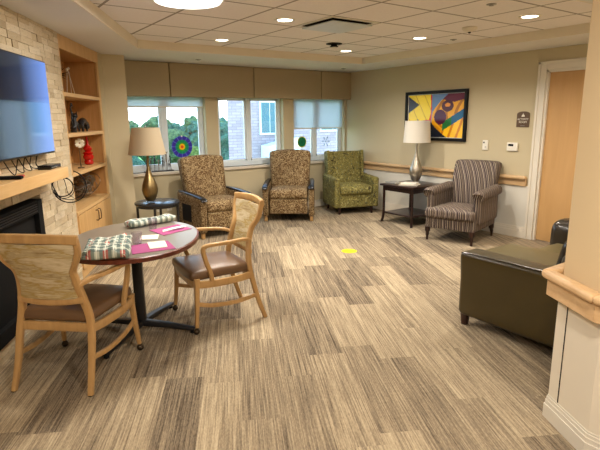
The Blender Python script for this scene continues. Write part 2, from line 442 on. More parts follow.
def obj1(name, mat, parent, fn, *a, bevel=0.0, ang=38, **k):
    bm = NB(); fn(bm, *a, **k); return link(name, bm, mat, parent, bevel=bevel, ang=ang)
def thing(name, label, cat, loc=(0, 0, 0), rz=0.0, group=None):
    o = bpy.data.objects.new(name, None); COL.objects.link(o); o.location = loc; o.rotation_euler = (0, 0, rz); o.empty_display_size = 0.1
    return tag(o, label, cat, group)
def tag(o, label, cat, group=None):
    o['label'] = label; o['category'] = cat
    if group: o['group'] = group
    return o
def struct(o): o['kind'] = 'structure'; return o
def dup(root, loc, rz, label, group=None):
    r = root.copy(); COL.objects.link(r); r.location = loc; r.rotation_euler = (0, 0, rz); r['label'] = label
    if group: r['group'] = group
    def rec(a, b):
        for ch in [c for c in ALLCH(a)]:
            c = ch.copy(); COL.objects.link(c); c.parent = b; rec(ch, c)
    rec(root, r); return r
def ALLCH(a): return [o for o in COL.objects if o.parent == a]
def painted(name, w, h, nx, ny, fn, mat, parent=None, mask=None, depth=0.004, disc=False):
    """flat print in local XZ facing -Y, colour per small face; with its own thickness"""
    bm = NB(); lay = bm.loops.layers.float_color.new('Col')
    vs = {}
    def V(i, j):
        if (i, j) not in vs:
            if disc:
                r = w / 2 * j / ny; a = 2 * PI * (i % nx) / nx; vs[(i, j)] = bm.verts.new((r * math.sin(a), 0, r * math.cos(a)))
            else: vs[(i, j)] = bm.verts.new((-w / 2 + w * i / nx, 0, -h / 2 + h * j / ny))
        return vs[(i, j)]
    for i in range(nx):
        for j in range(ny):
            i2 = (i + 1) % nx if disc else i + 1
            if disc and j == 0:
                if (0, 0) not in vs: V(0, 0)
                q = [vs[(0, 0)], V(i, 1), V(i2, 1)]
            else: q = [V(i, j), V(i2, j), V(i2, j + 1), V(i, j + 1)]
            f = bm.faces.new(q); c = lin(fn((i + .5) / nx, (j + .5) / ny))
            for lp in f.loops: lp[lay] = c
    if depth:
        g = bmesh.ops.extrude_face_region(bm, geom=list(bm.faces))
        for v in g['geom']:
            if isinstance(v, bmesh.types.BMVert): v.co.y += depth
    return link(name, bm, mat, parent)
def text_obj(name, body, size, mat, parent, loc, rot, extrude=0.0008, align='CENTER', sx=1.0):
    cu = bpy.data.curves.new(name, 'FONT'); cu.body = body; cu.size = size; cu.extrude = extrude; cu.align_x = align; cu.align_y = 'CENTER'
    tmp = bpy.data.objects.new('tmp', cu); COL.objects.link(tmp)
    dg = bpy.context.evaluated_depsgraph_get(); me = bpy.data.meshes.new_from_object(tmp.evaluated_get(dg))
    bpy.data.objects.remove(tmp); me.materials.clear(); me.materials.append(mat)
    o = bpy.data.objects.new(name, me); COL.objects.link(o); o.parent = parent; o.location = loc; o.rotation_euler = rot; o.scale = (sx, 1, 1)
    return o

# ------------------------------------------------------------------ geometry of the room
XR = 6.14; YW = 7.24; SOF = 2.403; CEI = 2.497
TH = math.atan2(0.885, 0.465)                       # direction of the fireplace wall
O2 = Vector((0.943, 5.255))
dS = Vector((math.cos(TH), math.sin(TH))); nO = Vector((-math.sin(TH), math.cos(TH)))   # along, into the wall
def L(s, y=0.0): p = O2 + dS * s + nO * y; return (p.x, p.y)
YB = -3.0
# floor
obj = obj1('floor', M['carpet'], None, box, (-3.6, YB - .2, -0.12), (XR + 0.3, YW + 0.25, 0.0)); struct(obj)

# right wall with door opening (y 2.46..3.44, z<2.15)
bm = NB(); D0, D1, DH = 2.45, 3.44, 2.15
box(bm, (XR, D1, 0), (XR + .16, YW + .2, 2.6)); box(bm, (XR, 1.0, 0), (XR + .16, D0, 2.6)); box(bm, (XR, D0, DH), (XR + .16, D1, 2.6))
struct(link('wall_right', bm, M['wall']))
# window wall
WIN = ((2.05, 3.30), (3.51, 4.735), (4.95, 6.10)); ZS, ZT = 0.84, 1.98
bm = NB(); xs = [1.90] + [v for w in WIN for v in w] + [XR]
box(bm, (1.90, YW, 0), (XR, YW + .22, ZS)); box(bm, (1.90, YW, ZT), (XR, YW + .22, 2.6))
for a, b in ((1.90, 2.05), (3.30, 3.51), (4.735, 4.95), (6.10, XR)): box(bm, (a, YW, ZS), (b, YW + .22, ZT))
struct(link('wall_back', bm, M['wall']))
# alcove pier between the shelves and the windows
bm = NB(); c0 = L(1.404, 0); c1 = L(1.60, 0)
prism(bm, [c0, c1, (1.95, 6.64), (1.95, YW + .2), (1.2, YW + .2), L(1.404, 0.6)], 0, 2.6)
struct(link('wall_alcove', bm, M['wall']))
# wall core behind the stone and shelves
bm = NB()
prism(bm, [L(-9.5, .10), L(-0.02, .10), L(-0.02, .42), L(1.42, .42), L(1.42, .62), L(-9.5, .62)], 0, 2.6)
struct(link('wall_left', bm, M['grout']))
# end walls behind the camera and near corner block on the right
bm = NB(); box(bm, (-3.6, YB - .2, 0), (2.6, YB, 2.6)); struct(link('wall_front', bm, M['wall_corner']))
bm = NB(); CH = [(6.6, 1.205), (2.480, 1.205), (2.322, 0.930), (2.322, YB), (6.6, YB)]
prism(bm, CH, 0, 2.6); struct(link('wall_corner', bm, M['wall_corner']))

# ceiling: soffit with a raised tray
hole = [(1.909, 5.95), (5.36, 5.95), (5.36, 1.95), (1.75, 1.95), (1.75, -0.5), (1.909 - 6.45 * dS.x / dS.y, -0.5)]
outer = [(-4.2, YB - .2), (6.6, YB - .2), (6.6, YW + .4), (0.2, YW + .4), (-4.2, 2.0)]
bm = NB(); allp = outer + hole
for z in (SOF, 2.62):
    vv = [bm.verts.new((x, y, z)) for x, y in allp]
    for tr in tessellate_polygon([[Vector((x, y, 0)) for x, y in outer], [Vector((x, y, 0)) for x, y in hole]]):
        bm.faces.new([vv[i] for i in tr])
struct(link('ceiling', bm, M['soffit']))
bm = NB(); n = len(hole)
lo = [bm.verts.new((x, y, SOF)) for x, y in hole]; hi = [bm.verts.new((x, y, CEI)) for x, y in hole]
cx = sum(p[0] for p in hole) / n; 
ins = []
for i in range(n):
    a = Vector(hole[i - 1]); b = Vector(hole[i]); c = Vector(hole[(i + 1) % n])
    e1 = (b - a).normalized(); e2 = (c - b).normalized(); n1 = Vector((e1.y, -e1.x)); n2 = Vector((e2.y, -e2.x))
    m_ = (n1 + n2).normalized(); k = 0.012 / max(0.3, m_.dot(n1)); ins.append((b - m_ * k, b + m_ * k))
inner = [i[1] for i in ins]
l2 = [bm.verts.new((p.x, p.y, SOF - 0.0)) for p in inner]; h2 = [bm.verts.new((p.x, p.y, CEI)) for p in inner]
for i in range(n):
    j = (i + 1) % n
    bm.faces.new((l2[i], l2[j], h2[j], h2[i])); bm.faces.new((lo[i], lo[j], l2[j], l2[i])); bm.faces.new((lo[i], lo[j], hi[j], hi[i])); bm.faces.new((hi[i], hi[j], h2[j], h2[i]))
struct(link('trim_1', bm, M['lip']))
bm = NB(); vv = [bm.verts.new((x, y, CEI)) for x, y in hole]; ff = bm.faces.new(vv)
g = bmesh.ops.extrude_face_region(bm, geom=[ff])
for v in g['geom']:
    if isinstance(v, bmesh.types.BMVert): v.co.z += 0.06
struct(link('ceiling', bm, M['ceiling']))

# right wall: wainscot below the rail, rail, base, door
bm = NB(); box(bm, (XR - .008, 3.54, 0), (XR, YW, 0.70)); struct(link('trim_2', bm, M['wall_low']))
bm = NB(); box(bm, (XR - .03, 3.575, 0.695), (XR, 7.09, 0.80)); rbox(bm, (XR - .035, 5.33, .805), (.07, 3.51, .05), .022, 4)
struct(link('trim_3', bm, M['rail_wood'], bevel=0.004))
def baseboard(bm, a, b, nrm, h=0.15):
    a = Vector(a); b = Vector(b); nrm = Vector(nrm)
    for (t, z0, z1) in ((.022, 0, h * .62), (.016, h * .62, h * .82), (.010, h * .82, h)):
        prism(bm, [a, b, b + nrm * t, a + nrm * t], z0, z1)
bm = NB(); baseboard(bm, (XR - .008, 3.54), (XR - .008, YW), (-1, 0)); struct(link('baseboard_right', bm, M['trim_white'], bevel=.002))
bm = NB(); baseboard(bm, (1.95, YW), (XR, YW), (0, -1), .12); struct(link('baseboard_back', bm, M['trim_white'], bevel=.002))
bm = NB(); baseboard(bm, (1.81, 6.645), (1.95, 6.64), (0, -1), .12); baseboard(bm, (1.95, 6.64), (1.95, YW - .02), (1, 0), .12)
struct(link('baseboard_alcove', bm, M['trim_white'], bevel=.002))
bm = NB()
for y0, y1, z0, z1 in ((D1, D1 + .1, 0, DH + .1), (D0 - .1, D0, 0, DH + .1), (D0, D1, DH, DH + .1)):
    box(bm, (XR - .02, y0, z0), (XR, y1, z1))
    if z0 == 0: box(bm, (XR - .03, (y1 - .03 if y0 == D1 else y0), z0), (XR - .02, (y1 if y0 == D1 else y0 + .03), z1))
box(bm, (XR - .03, D0 - .1, DH + .07), (XR - .02, D1 + .1, DH + .1))
for y0, y1 in ((D1 - .03, D1), (D0, D0 + .03)): box(bm, (XR, y0, 0), (XR + .12, y1, DH))
box(bm, (XR, D0, DH - .03), (XR + .12, D1, DH))
struct(link('trim_4', bm, M['trim_white'], bevel=.002))
dr = obj1('door_1', M['door_wood'], None, box, (XR + .035, D0 + .03, 0.008), (XR + .08, D1 - .03, DH - .03)); struct(dr)
bm = NB(); sweep(bm, [(XR + .035, 2.56, 1.0), (XR - .02, 2.56, 1.0)], .022, 10, p=2); sweep(bm, smooth_path([(XR - .02, 2.56, 1.0), (XR - .03, 2.60, 1.0), (XR - .028, 2.68, .995)]), .018, 10, p=2)
link('door_handle', bm, M['steel'], dr)

# near corner: wainscot panels, corner guards, baseboard, bumper rail
P0, P1, P2 = Vector((2.480, 1.205)), Vector((2.322, 0.930)), Vector((2.322, YB)); PE = Vector((6.13, 1.205))
def offs(path, d):
    out = []
    for i, p in enumerate(path):
        ns = []
        for a, b in ((i - 1, i), (i, i + 1)):
            if a < 0 or b >= len(path): continue
            e = (path[b] - path[a]).normalized(); ns.append(Vector((e.y, -e.x)))
        m_ = sum(ns, Vector((0, 0))).normalized(); out.append(p + m_ * (d / max(.3, m_.dot(ns[0]))))
    return out
path = [P2, P1, P0, PE]
# left of travel direction P2->PE must be outside: travel +Y then right-turn => outside is on the left, so use negative offsets
def band(bm, d0, d1, z0, z1):
    a = offs(path, -d0); b = offs(path, -d1)
    for i in range(len(path) - 1): prism(bm, [a[i], a[i + 1], b[i + 1], b[i]], z0, z1)
bm = NB(); band(bm, 0, .010, 0, .76); struct(link('trim_5', bm, M['panel_white']))
bm = NB()
for d, z0, z1 in ((.026, 0, .075), (.021, .075, .1), (.017, .1, .118), (.013, .118, .13)): band(bm, .01, d, z0, z1)
struct(link('baseboard_corner', bm, M['trim_white']))
e = (P1 - P0).normalized(); nn = Vector((e.y, -e.x)); nn = nn if nn.x < 0 else -nn
bm = NB(); q = P0 + e * .075 + nn * .0101; prism(bm, [q, q + e * .006, q + e * .006 + nn * .002, q + nn * .002], .13, .70); struct(link('trim_6', bm, M['dark_gap']))
# bumper: board + rounded cap
bm = NB(); band(bm, .010, .062, .690, .775); r_ = [ (p.x, p.y, .792) for p in offs(path, -.045)]
band(bm, .0, .045, .775, .79)
struct(link('trim_7', bm, M['rail_wood_near'], bevel=.004))
bm = NB(); band(bm, .024, .092, .780, .825); struct(link('trim_8', bm, M['rail_wood_near'], bevel=.018, seg=4))

# ------------------------------------------------------------------ windows
def window(n, xa, xb, mull, blind_z):
    bm = NB(); fy0, fy1 = YW + .10, YW + .16; fw = .05
    box(bm, (xa, fy0, ZS), (xb, fy1, ZS + .075)); box(bm, (xa, fy0, ZT - .05), (xb, fy1, ZT))
    box(bm, (xa, fy0, ZS + .075), (xa + fw, fy1, ZT - .05)); box(bm, (xb - fw, fy0, ZS + .075), (xb, fy1, ZT - .05))
    box(bm, (mull - .035, fy0, ZS + .075), (mull + .035, fy1, ZT - .05))
    for a, b in ((xa + fw, mull - .035), (mull + .035, xb - fw)):      # sashes
        for q in ((a, ZS + .075, a + .03, ZT - .05), (b - .03, ZS + .075, b, ZT - .05), (a, ZS + .075, b, ZS + .105), (a, ZT - .09, b, ZT - .05)):
            box(bm, (q[0], fy0 + .012, q[1]), (q[2], fy0 + .04, q[3]))
    w = struct(link('window_%d' % n, bm, M['frame_alu'], bevel=.002))
    for a, b in ((xa + fw + .03, mull - .065), (mull + .065, xb - fw - .03)):
        obj1('window_pane', M['glass'], w, box, (a, fy0 + .024, ZS + .105), (b, fy0 + .03, ZT - .09))
    obj1('window_sill', M['sill'], w, box, (xa - .02, YW - .035, ZS - .045), (xb + (.02 if xb < 6 else .03), YW + .10, ZS), bevel=.004)
    if blind_z:
        b = thing('roller_blind', {1: 'roller blind drawn a short way down the window behind the beige lamp', 3: 'roller blind drawn halfway down the window behind the green armchair'}[n], 'blind', ((xa + xb) / 2, YW + .06, blind_z))
        hw = (xb - xa) / 2 - .012
        obj1('blind_fabric', M['blind'], b, box, (-hw, -.001, .012), (hw, .001, ZT - blind_z - .03))
        bm = NB(); rbox(bm, (0, 0, .006), (2 * hw, .012, .022), .005, 2); link('bottom_bar', bm, M['white_plastic'], b)
        bm = NB(); sweep(bm, [(-hw, 0, ZT - blind_z - .03), (hw, 0, ZT - blind_z - .03)], .034, 12, p=2); link('roller_tube', bm, M['white_plastic'], b)
window(1, *WIN[0], 2.66, 1.78); window(2, *WIN[1], 4.10, None); window(3, *WIN[2], 5.47, 1.415)
# fabric valance boxes
edges = [1.952, 2.711, 4.10, 5.455, 6.135]
for i in range(4):
    a, b = edges[i] + (.006 if i else 0), edges[i + 1] - (.006 if i < 3 else 0)
    bm = NB(); rbox(bm, ((a + b) / 2, YW - .135 / 2 - .003, (1.925 + 2.398) / 2), (b - a, .135, 2.398 - 1.925), .012, 3)
    tag(link('window_valance', bm, M['valance']), ['tan fabric valance panel at the left end, beside the pier', 'tan fabric valance panel spanning the left and middle windows', 'tan fabric valance panel over the middle and right windows', 'short tan fabric valance panel in the right room corner'][i], 'valance', 'valance panels over the windows')

# ------------------------------------------------------------------ fireplace wall (local: x along wall, y into the wall)
def at_left(name, label, cat, s, y, z, group=None):
    p = L(s, y); return thing(name, label, cat, (p[0], p[1], z), TH, group)
st = bpy.data.objects.new('wall_fireplace', None); bm = NB(); rnd = random.Random(3)
z = 0.0; FB = (-2.03, -0.86, .12, .985)
while z < SOF - .005:
    h = rnd.choice((.035, .045, .055, .06)); h = min(h, SOF - z)
    if SOF - z - h < .02: h = SOF - z
    s = -3.6 - rnd.random() * .2
    while s < 0:
        w = rnd.uniform(.08, .30); e_ = min(s + w, 0.0)
        if -e_ < .05: e_ = 0.0
        segs = [(s, e_)]
        if z + h > FB[2] and z < FB[3]:
            if s < FB[0] < e_: segs = [(s, FB[0])]
            elif s < FB[1] < e_: segs = [(FB[1], e_)]
            elif s >= FB[0] and e_ <= FB[1]: segs = []
        for a, b in segs:
            if b - a > .004: box(bm, (a + .001, -rnd.uniform(.0, .011), z + .001), (b - .001, .14, z + h - .001))
        s = e_
    z += h
for v in bm.verts: p = L(v.co.x, v.co.y); v.co = Vector((p[0], p[1], v.co.z))
o = link('wall_stone', bm, M['stone']); struct(o)
# firebox
fp = at_left('fireplace', 'black fireplace insert set low in the pale stone wall', 'fireplace', (FB[0] + FB[1]) / 2, 0, FB[2])
hw = (FB[1] - FB[0]) / 2 - .004; hh = FB[3] - FB[2] - .004
bm = NB()
for q in ((-hw, 0, -hw + .09, hh), (hw - .09, 0, hw, hh), (-hw + .09, hh - .10, hw - .09, hh), (-hw + .09, 0, hw - .09, .10)): box(bm, (q[0], -.022, q[1]), (q[2], .08, q[3]))
link('surround', bm, M['black_matte'], fp, bevel=.004)
bm = NB()
for k in range(4):
    zz = hh - .085 + k * .018; box(bm, (-hw + .12, -.028, zz), (hw - .12, -.02, zz + .008))
link('vent_louver', bm, M['black_metal'], fp)
obj1('fire_glass', M['black_matte'], fp, box, (-hw + .09, .02, .10), (hw - .09, .03, hh - .10))
obj1('firebox', M['black_matte'], fp, box, (-hw + .09, .035, .10), (hw - .09, .095, hh - .10))
# mantel
mt = at_left('mantel_shelf', 'thick light maple mantel shelf under the television', 'shelf', -1.40, 0, 1.135)
obj1('shelf_board', M['maple_x'], mt, box, (-.95, -.20, 0), (.70, -.017, .088), bevel=.004)
# television
tv = at_left('television', 'wide black flat television hung on the stone wall', 'television', -.632 - .70, -.02, 1.34)
bm = NB(); rbox(bm, (0, -.05, .365), (1.40, .035, .735), .008, 3); link('bezel', bm, M['black_gloss'], tv)
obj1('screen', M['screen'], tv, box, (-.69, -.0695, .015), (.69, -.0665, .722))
obj1('wall_bracket', M['black_matte'], tv, box, (-.25, -.034, .12), (.25, .0, .56))
# media box, remote, cables on the mantel
mb = at_left('media_box', 'small black media box on the right end of the mantel', 'media player', -.86, -.11, 1.223)
bm = NB(); rbox(bm, (0, 0, .017), (.24, .10, .034), .006, 2); link('box_body', bm, M['black_gloss'], mb)
bm = NB(); box(bm, (-.10, -.0515, .012), (.02, -.0495, .018)); link('front_slot', bm, M['steel'], mb)
bm = NB(); rbox(bm, (0, 0, .012), (.05, .16, .022), .008, 2, mtx=T(0, 0, 0, 1.2)); rc = link('remote_control', bm, M['black_matte'])
p = L(-1.62, -.12); rc.location = (p[0], p[1], 1.2245); tag(rc, 'black remote control on the mantel under the television', 'remote control')
bm = NB(); rbox(bm, (0, 0, .006), (.13, .035, .012), .004, 2); rd = link('marker_pen', bm, plain('red_plastic', 'b23a2a', 0.4)); p = L(-1.50, -.13)
rd.location = (p[0], p[1], 1.2245); rd.rotation_euler = (0, 0, TH); tag(rd, 'small flat red case lying on the mantel', 'case')
bm = NB(); rr = random.Random(5)
for k in range(4):
    s0 = -1.50 + .12 * k
    sweep(bm, smooth_path([L(s0, -.045) + (1.335,), L(s0 + .03, -.07) + (1.26,), L(s0 + .12, -.06 - .01 * k) + (1.231 + .004 * k,), L(s0 + .2, -.04) + (1.27,), L(s0 + .24, -.04) + (1.335,)], 6), .007, 6, p=2)
tag(link('television_cable', bm, M['black_matte']), 'thin black cables looping between the television and the mantel', 'cable')
# coil of cable hanging beside the mantel
bm = NB(); c = Vector(L(-.52, -.12) + (1.03,)); vd = Vector((c.x, c.y, 0)).normalized(); sx_ = Vector((vd.y, -vd.x, 0))
def ring(r, a0, a1, cx_=0, cz=0, w=.009, dpt=0.0):
    pts = [c + sx_ * (cx_ + r * math.cos(a)) + Vector((0, 0, cz + r * math.sin(a))) + vd * (dpt * math.sin(a * 1.5)) for a in [a0 + (a1 - a0) * k / 36 for k in range(37)]]
    sweep(bm, pts, w, 6, p=2)
ring(.140, -2.6, 1.25, .015, 0, .010, .02); ring(.085, 0, 2 * PI, -.04, .0, .010, .015); ring(.130, -2.9, .9, .015, .012, .007, -.01); ring(.09, .3, 6.2, -.035, -.01, .006, -.02)
sweep(bm, smooth_path([c + sx_ * -.11 + Vector((0, 0, .14)), c + sx_ * -.115 + Vector((0, 0, .02)), c + sx_ * -.06 + Vector((0, 0, -.12))]), .008, 6, p=2)
sweep(bm, smooth_path([c + sx_ * -.06 + Vector((0, 0, .13)), c + sx_ * -.02 + Vector((0, 0, .06)), c + sx_ * .0 + Vector((0, 0, -.06)), c + sx_ * .04 + Vector((0, 0, -.1))]), .006, 6, p=2)
tag(link('cable_coil', bm, M['black_matte']), 'coil of black cable hanging on the stone beside the mantel end', 'cable')

# built-in shelves
bc = at_left('built_in_bookcase', 'tall light maple built-in bookcase with open shelves above a cupboard', 'bookcase', 0, 0, 0)
A0, A1 = .004, 1.398; ST = .075
bm = NB(); box(bm, (A0, 0, 2.27), (A1, .02, SOF - .003)); box(bm, (A1 - ST, 0, .0), (A1, .02, 2.27)); box(bm, (A0, 0, 0), (A0 + .035, .02, 2.27))
box(bm, (A0 + .035, .0, .0), (A1 - ST, .02, .09)); link('face_frame', bm, M['maple'], bc, bevel=.002)
bm = NB(); box(bm, (A0, .38, 0), (A1, .40, SOF - .003)); box(bm, (A0, .0201, 0), (A0 + .02, .38, SOF - .003)); box(bm, (A1 - .055, .0201, 0), (A1 - .03, .38, SOF - .003))
box(bm, (A0 + .02, .0201, 2.28), (A1 - .055, .38, 2.30)); link('carcass', bm, M['maple_dark'], bc)
for z in (1.87, 1.478, 1.09): obj1('shelf', M['maple_x'], bc, box, (A0 + .021, -.004, z - .038), (A1 - .056, .379, z), bevel=.002)
obj1('shelf', M['maple_x'], bc, box, (A0 + .021, -.012, .665), (A1 - .056, .379, .70), bevel=.002)
for a, b, hx in ((A0 + .037, .685, .64), (.689, A1 - ST - .002, .735)):
    dd = obj1('door', M['maple'], bc, box, (a, -.016, .095), (b, .001, .658), bevel=.002)
    bm = NB(); sweep(bm, smooth_path([(hx, -.016, .50), (hx, -.045, .505), (hx, -.045, .605), (hx, -.016, .61)], 3), .011, 8, p=2); link('handle', bm, M['pull'], dd)
# ornaments (each stands on its shelf)
SH1, SH2, SH3, SH4 = 1.8705, 1.4785, 1.0905, .7005
t = at_left('starburst_ornament', 'black spiky starburst ornament on the top shelf', 'ornament', .56, .22, SH1)
bm = NB(); rr = random.Random(2); lathe(bm, [(.03, 0), (.03, .008), (.004, .012), (.004, .10)], n=16)
cc = Vector((0, 0, .20))
for k in range(46):
    v = Vector((rr.gauss(0, 1), rr.gauss(0, 1), rr.gauss(0, 1))).normalized(); 
    sweep(bm, [cc, cc + v * .12], [.012, .002], 5, p=2)
link('spikes', bm, M['black_matte'], t)
t = at_left('wire_sculpture', 'thin gold wire compass-like sculpture on the top shelf', 'sculpture', .80, .17, SH1)
bm = NB(); 
for q in (((-.12, 0, 0), (-.04, 0, .27)), ((.16, 0, 0), (-.02, 0, .28)), ((.14, .03, 0), (.02, 0, .25))): sweep(bm, [q[0], q[1]], .007, 6, p=2)
link('wire_legs', bm, M['ivory'], t); bm = NB()
for q in ((-.04, 0, .27), (.01, 0, .285)): bmesh.ops.create_icosphere(bm, subdivisions=2, radius=.014, matrix=Matrix.Translation(q))
link('wire_knob', bm, M['ivory'], t)
def cat(loc_s, y, h, label, crouch):
    t = at_left('cat_figurine', label, 'figurine', loc_s, y, SH2, 'black cat figurines on the second shelf')
    bm = NB()
    if not crouch:
        sweep(bm, smooth_path([(-.06, 0, .0), (-.055, 0, .06), (-.02, 0, .10), (.0, 0, .15)]), [(.05, .06)] * 4 + [(.07, .07)] * 10 + [(.045, .045)] * 5, 10, p=2)
        sweep(bm, smooth_path([(.01, 0, 0), (.012, 0, .08), (.0, 0, .13)]), .025, 8, p=2)
        head = Vector((.02, 0, .17)); tail = [(-.07, 0, .01), (-.085, 0, .10), (-.07, 0, .19), (-.085, 0, .26), (-.05, 0, .30), (-.03, 0, .27)]
    else:
        sweep(bm, smooth_path([(-.14, 0, .055), (-.08, 0, .10), (0, 0, .115), (.08, 0, .085), (.12, 0, .055)]), [(.03, .03)] + [(.07, .08)] * 23 + [(.045, .045)], 10, p=2)
        for q in ((-.10, .02), (-.10, -.02), (.06, .02), (.06, -.02)): sweep(bm, [(q[0] - .01, q[1], 0), (q[0], q[1], .09)], [.02, .028], 8, p=2)
        head = Vector((.13, 0, .05)); tail = [(-.14, 0, .06), (-.18, 0, .09), (-.21, 0, .07), (-.22, 0, .03)]
    link('cat_body', bm, M['black_gloss'], t)
    bm = NB(); bmesh.ops.create_icosphere(bm, subdivisions=3, radius=.032, matrix=Matrix.Translation(head))
    for s_ in (-1, 1): sweep(bm, [head + Vector((0, s_ * .018, .02)), head + Vector((0, s_ * .022, .05))], [.02, .003], 6, p=2)
    link('cat_head', bm, M['black_gloss'], t)
    bm = NB(); sweep(bm, smooth_path(tail), .016, 8, p=2); link('cat_tail', bm, M['black_gloss'], t)
cat(.60, .10, .3, 'black sitting cat figurine with a tall raised tail', False)
cat(.98, .12, .2, 'black crouching cat figurine on the second shelf', True)
t = at_left('vase', 'glossy red ribbed bottle vase with a long thin neck', 'vase', 1.05, .12, SH3)
bm = NB(); pr_ = [(.03, 0), (.05, .01), (.052, .04), (.042, .055), (.058, .075), (.06, .10), (.045, .12), (.065, .135), (.04, .15), (.03, .155), (.045, .175), (.05, .19), (.03, .215), (.016, .235), (.012, .28), (.009, .31)]
lathe(bm, pr_, n=24); link('vase_body', bm, M['red_glass'], t)
bm = NB(); lathe(bm, [(.009, .3095), (.013, .314), (.013, .319), (.006, .322)], n=16); link('vase_lip', bm, M['red_glass'], t)
t = at_left('flower_ornament', 'ivory flower-shaped ornament on a stem beside the red vase', 'ornament', .60, .08, SH3)
bm = NB(); lathe(bm, [(.035, 0), (.035, .01), (.006, .015), (.005, .25)], n=14); link('stem', bm, M['pull'], t)
bm = NB()
for k in range(6):
    a = k * PI / 3; rbox(bm, (0, 0, .030), (.036, .014, .044), .006, 3, mtx=T(0, -.005, .27, rz=math.radians(-60)) @ Matrix.Rotation(a, 4, 'Y') @ Matrix.Rotation(.25, 4, 'X'))
link('petals', bm, M['ivory'], t)
t = at_left('frame_card', 'small plain wooden block leaning behind the flower ornament', 'block', .47, .28, SH3)
obj1('block', M['maple'], t, box, (-.05, -.015, 0), (.05, .015, .18))
t = at_left('wire_ball', 'tangled ball of silver and bronze wire on the lowest shelf', 'sculpture', .93, .20, SH4)
for nm, mt_, sd in (('silver_wire', M['steel'], 4), ('bronze_wire', M['pull'], 9)):
    bm = NB(); rr = random.Random(sd)
    for k in range(13):
        v = Vector((rr.gauss(0, 1), rr.gauss(0, 1), rr.gauss(0, 1))).normalized(); u = v.orthogonal().normalized(); w = v.cross(u); r0 = rr.uniform(.10, .155)
        cc = Vector((rr.uniform(-.15, .15), rr.uniform(-.03, .03), .165)); ex = 1.0
        sweep(bm, [cc + (u * math.cos(a) + w * math.sin(a)) * r0 * (1 + .12 * math.sin(3 * a + k)) for a in [2 * PI * i / 28 for i in range(28)]], .009, 5, p=2, closed=True)
    link(nm, bm, mt_, t)

# ------------------------------------------------------------------ right wall fittings (local +X... mounted facing -X)
def on_right(name, label, cat, y, z, off=0.0): return thing(name, label, cat, (XR - off, y, z), -PI / 2)
# local frame: x runs toward -Y (right in the photo), y runs toward +X (into the wall)
art = on_right('framed_picture', 'framed hot-air balloon photograph in a black frame above the end table', 'picture', (5.73 + 4.555) / 2, 1.615)
aw, ah = 5.73 - 4.555, .745
bm = NB(); fw = .045
for q in ((-aw / 2, -ah / 2, aw / 2, -ah / 2 + fw), (-aw / 2, ah / 2 - fw, aw / 2, ah / 2), (-aw / 2, -ah / 2 + fw, -aw / 2 + fw, ah / 2 - fw), (aw / 2 - fw, -ah / 2 + fw, aw / 2, ah / 2 - fw)): box(bm, (q[0], -.045, q[1]), (q[2], -.001, q[3]))
link('frame', bm, plain('picture_frame_black', '0c0b0b', 0.5, spec=0.25), art, bevel=.003)
def balloon(u, v):
    # yellow balloon at the left, many-coloured balloon at the right, blue sky between
    if u < .012 or u > .988 or v < .018 or v > .982: return (.78, .78, .76)
    c = (.40, .52, .68) if v > .62 else ((.50, .58, .68) if v > .35 else (.10, .13, .20))
    e1 = .44 + .03 * math.sin(PI * v) - .05 * (1 - v)
    if u < e1:
        c = (.97, .85, .10) if abs(math.sin((u * 1.5 + (v - .5) * .55) * 13)) > .16 else (.80, .66, .06)
        if u < .02 + .20 * (1 - abs(v - .76) / .19): c = (.09, .07, .12)
        if u > e1 - .02 - .12 * max(0, .55 - v): c = (.82, .18, .10)
        if v < .42 - .5 * abs(u - .36): c = (.80, .22, .12)
        return c
    lb = .455 + .30 * max(0, (v - .52) / .5) ** 1.5 + .28 * max(0, (.34 - v) / .34) ** 1.3
    if u > lb:
        g = math.sin(((u - lb) * 1.5 + .25 * (v - .3)) * 26)
        c = (.90, .64, .10) if g > -.55 else (.66, .42, .07)
        line = .16 + .88 * (u - .62)
        if v < line - .02: c = (.96, .76, .13) if math.sin((u * 1.1 - v * .25) * 44) > -.6 else (.80, .50, .08)
        if line - .02 < v < line + .17 and u > .64: c = (.10, .42, .22) if u < .80 else (.07, .34, .50)
        if v > .80 + .35 * abs(u - .83) and u > .60: c = (.38, .12, .20)
        if ((u - .60) / .105) ** 2 + ((v - .47) / .17) ** 2 < 1: c = (.30, .10, .22)
        if ((u - .72) / .10) ** 2 + ((v - .72) / .13) ** 2 < 1: c = (.30, .12, .16)
        if ((u - .72) / .045) ** 2 + ((v - .74) / .045) ** 2 < 1: c = (.88, .55, .18)
    return c
painted('print', aw - 2 * fw, ah - 2 * fw, 128, 80, balloon, M['paint_gloss'], art, depth=.006).location = (0, -.020, 0)
t = on_right('wall_sensor', 'small white wall control with a tiny grey window', 'switch', 4.226, 1.208)
bm = NB(); rbox(bm, (0, -.012, 0), (.085, .022, .135), .006, 2); link('cover', bm, M['white_plastic'], t)
obj1('indicator', M['black_matte'], t, box, (-.03, -.0245, .025), (-.008, -.0225, .045)); obj1('slider', M['steel'], t, box, (-.002, -.0245, -.03), (.022, -.0225, -.02))
t = on_right('thermostat', 'white rectangular thermostat with a dark display beside the door', 'thermostat', 3.815, 1.20)
bm = NB(); rbox(bm, (0, -.014, 0), (.155, .026, .11), .008, 2); link('housing', bm, M['white_plastic'], t)
obj1('display', M['black_gloss'], t, box, (-.055, -.029, .008), (.02, -.0265, .038))
t = on_right('room_sign', 'brown room sign with arched top reading ACTIVITY ROOM', 'sign', 3.70, 1.555)
sg = plain('sign_brown', '5b4532', 0.5)
bm = NB(); hw_, zb, zt = .088, -.098, .07
poly = [(-hw_, zb), (hw_, zb), (hw_, zt)] + [(hw_ * math.cos(a), zt + .032 * math.sin(a)) for a in [PI * k / 14 for k in range(1, 14)]] + [(-hw_, zt)]
vprism(bm, poly, -.010, -.001); link('sign_plate', bm, sg, t, bevel=.002)
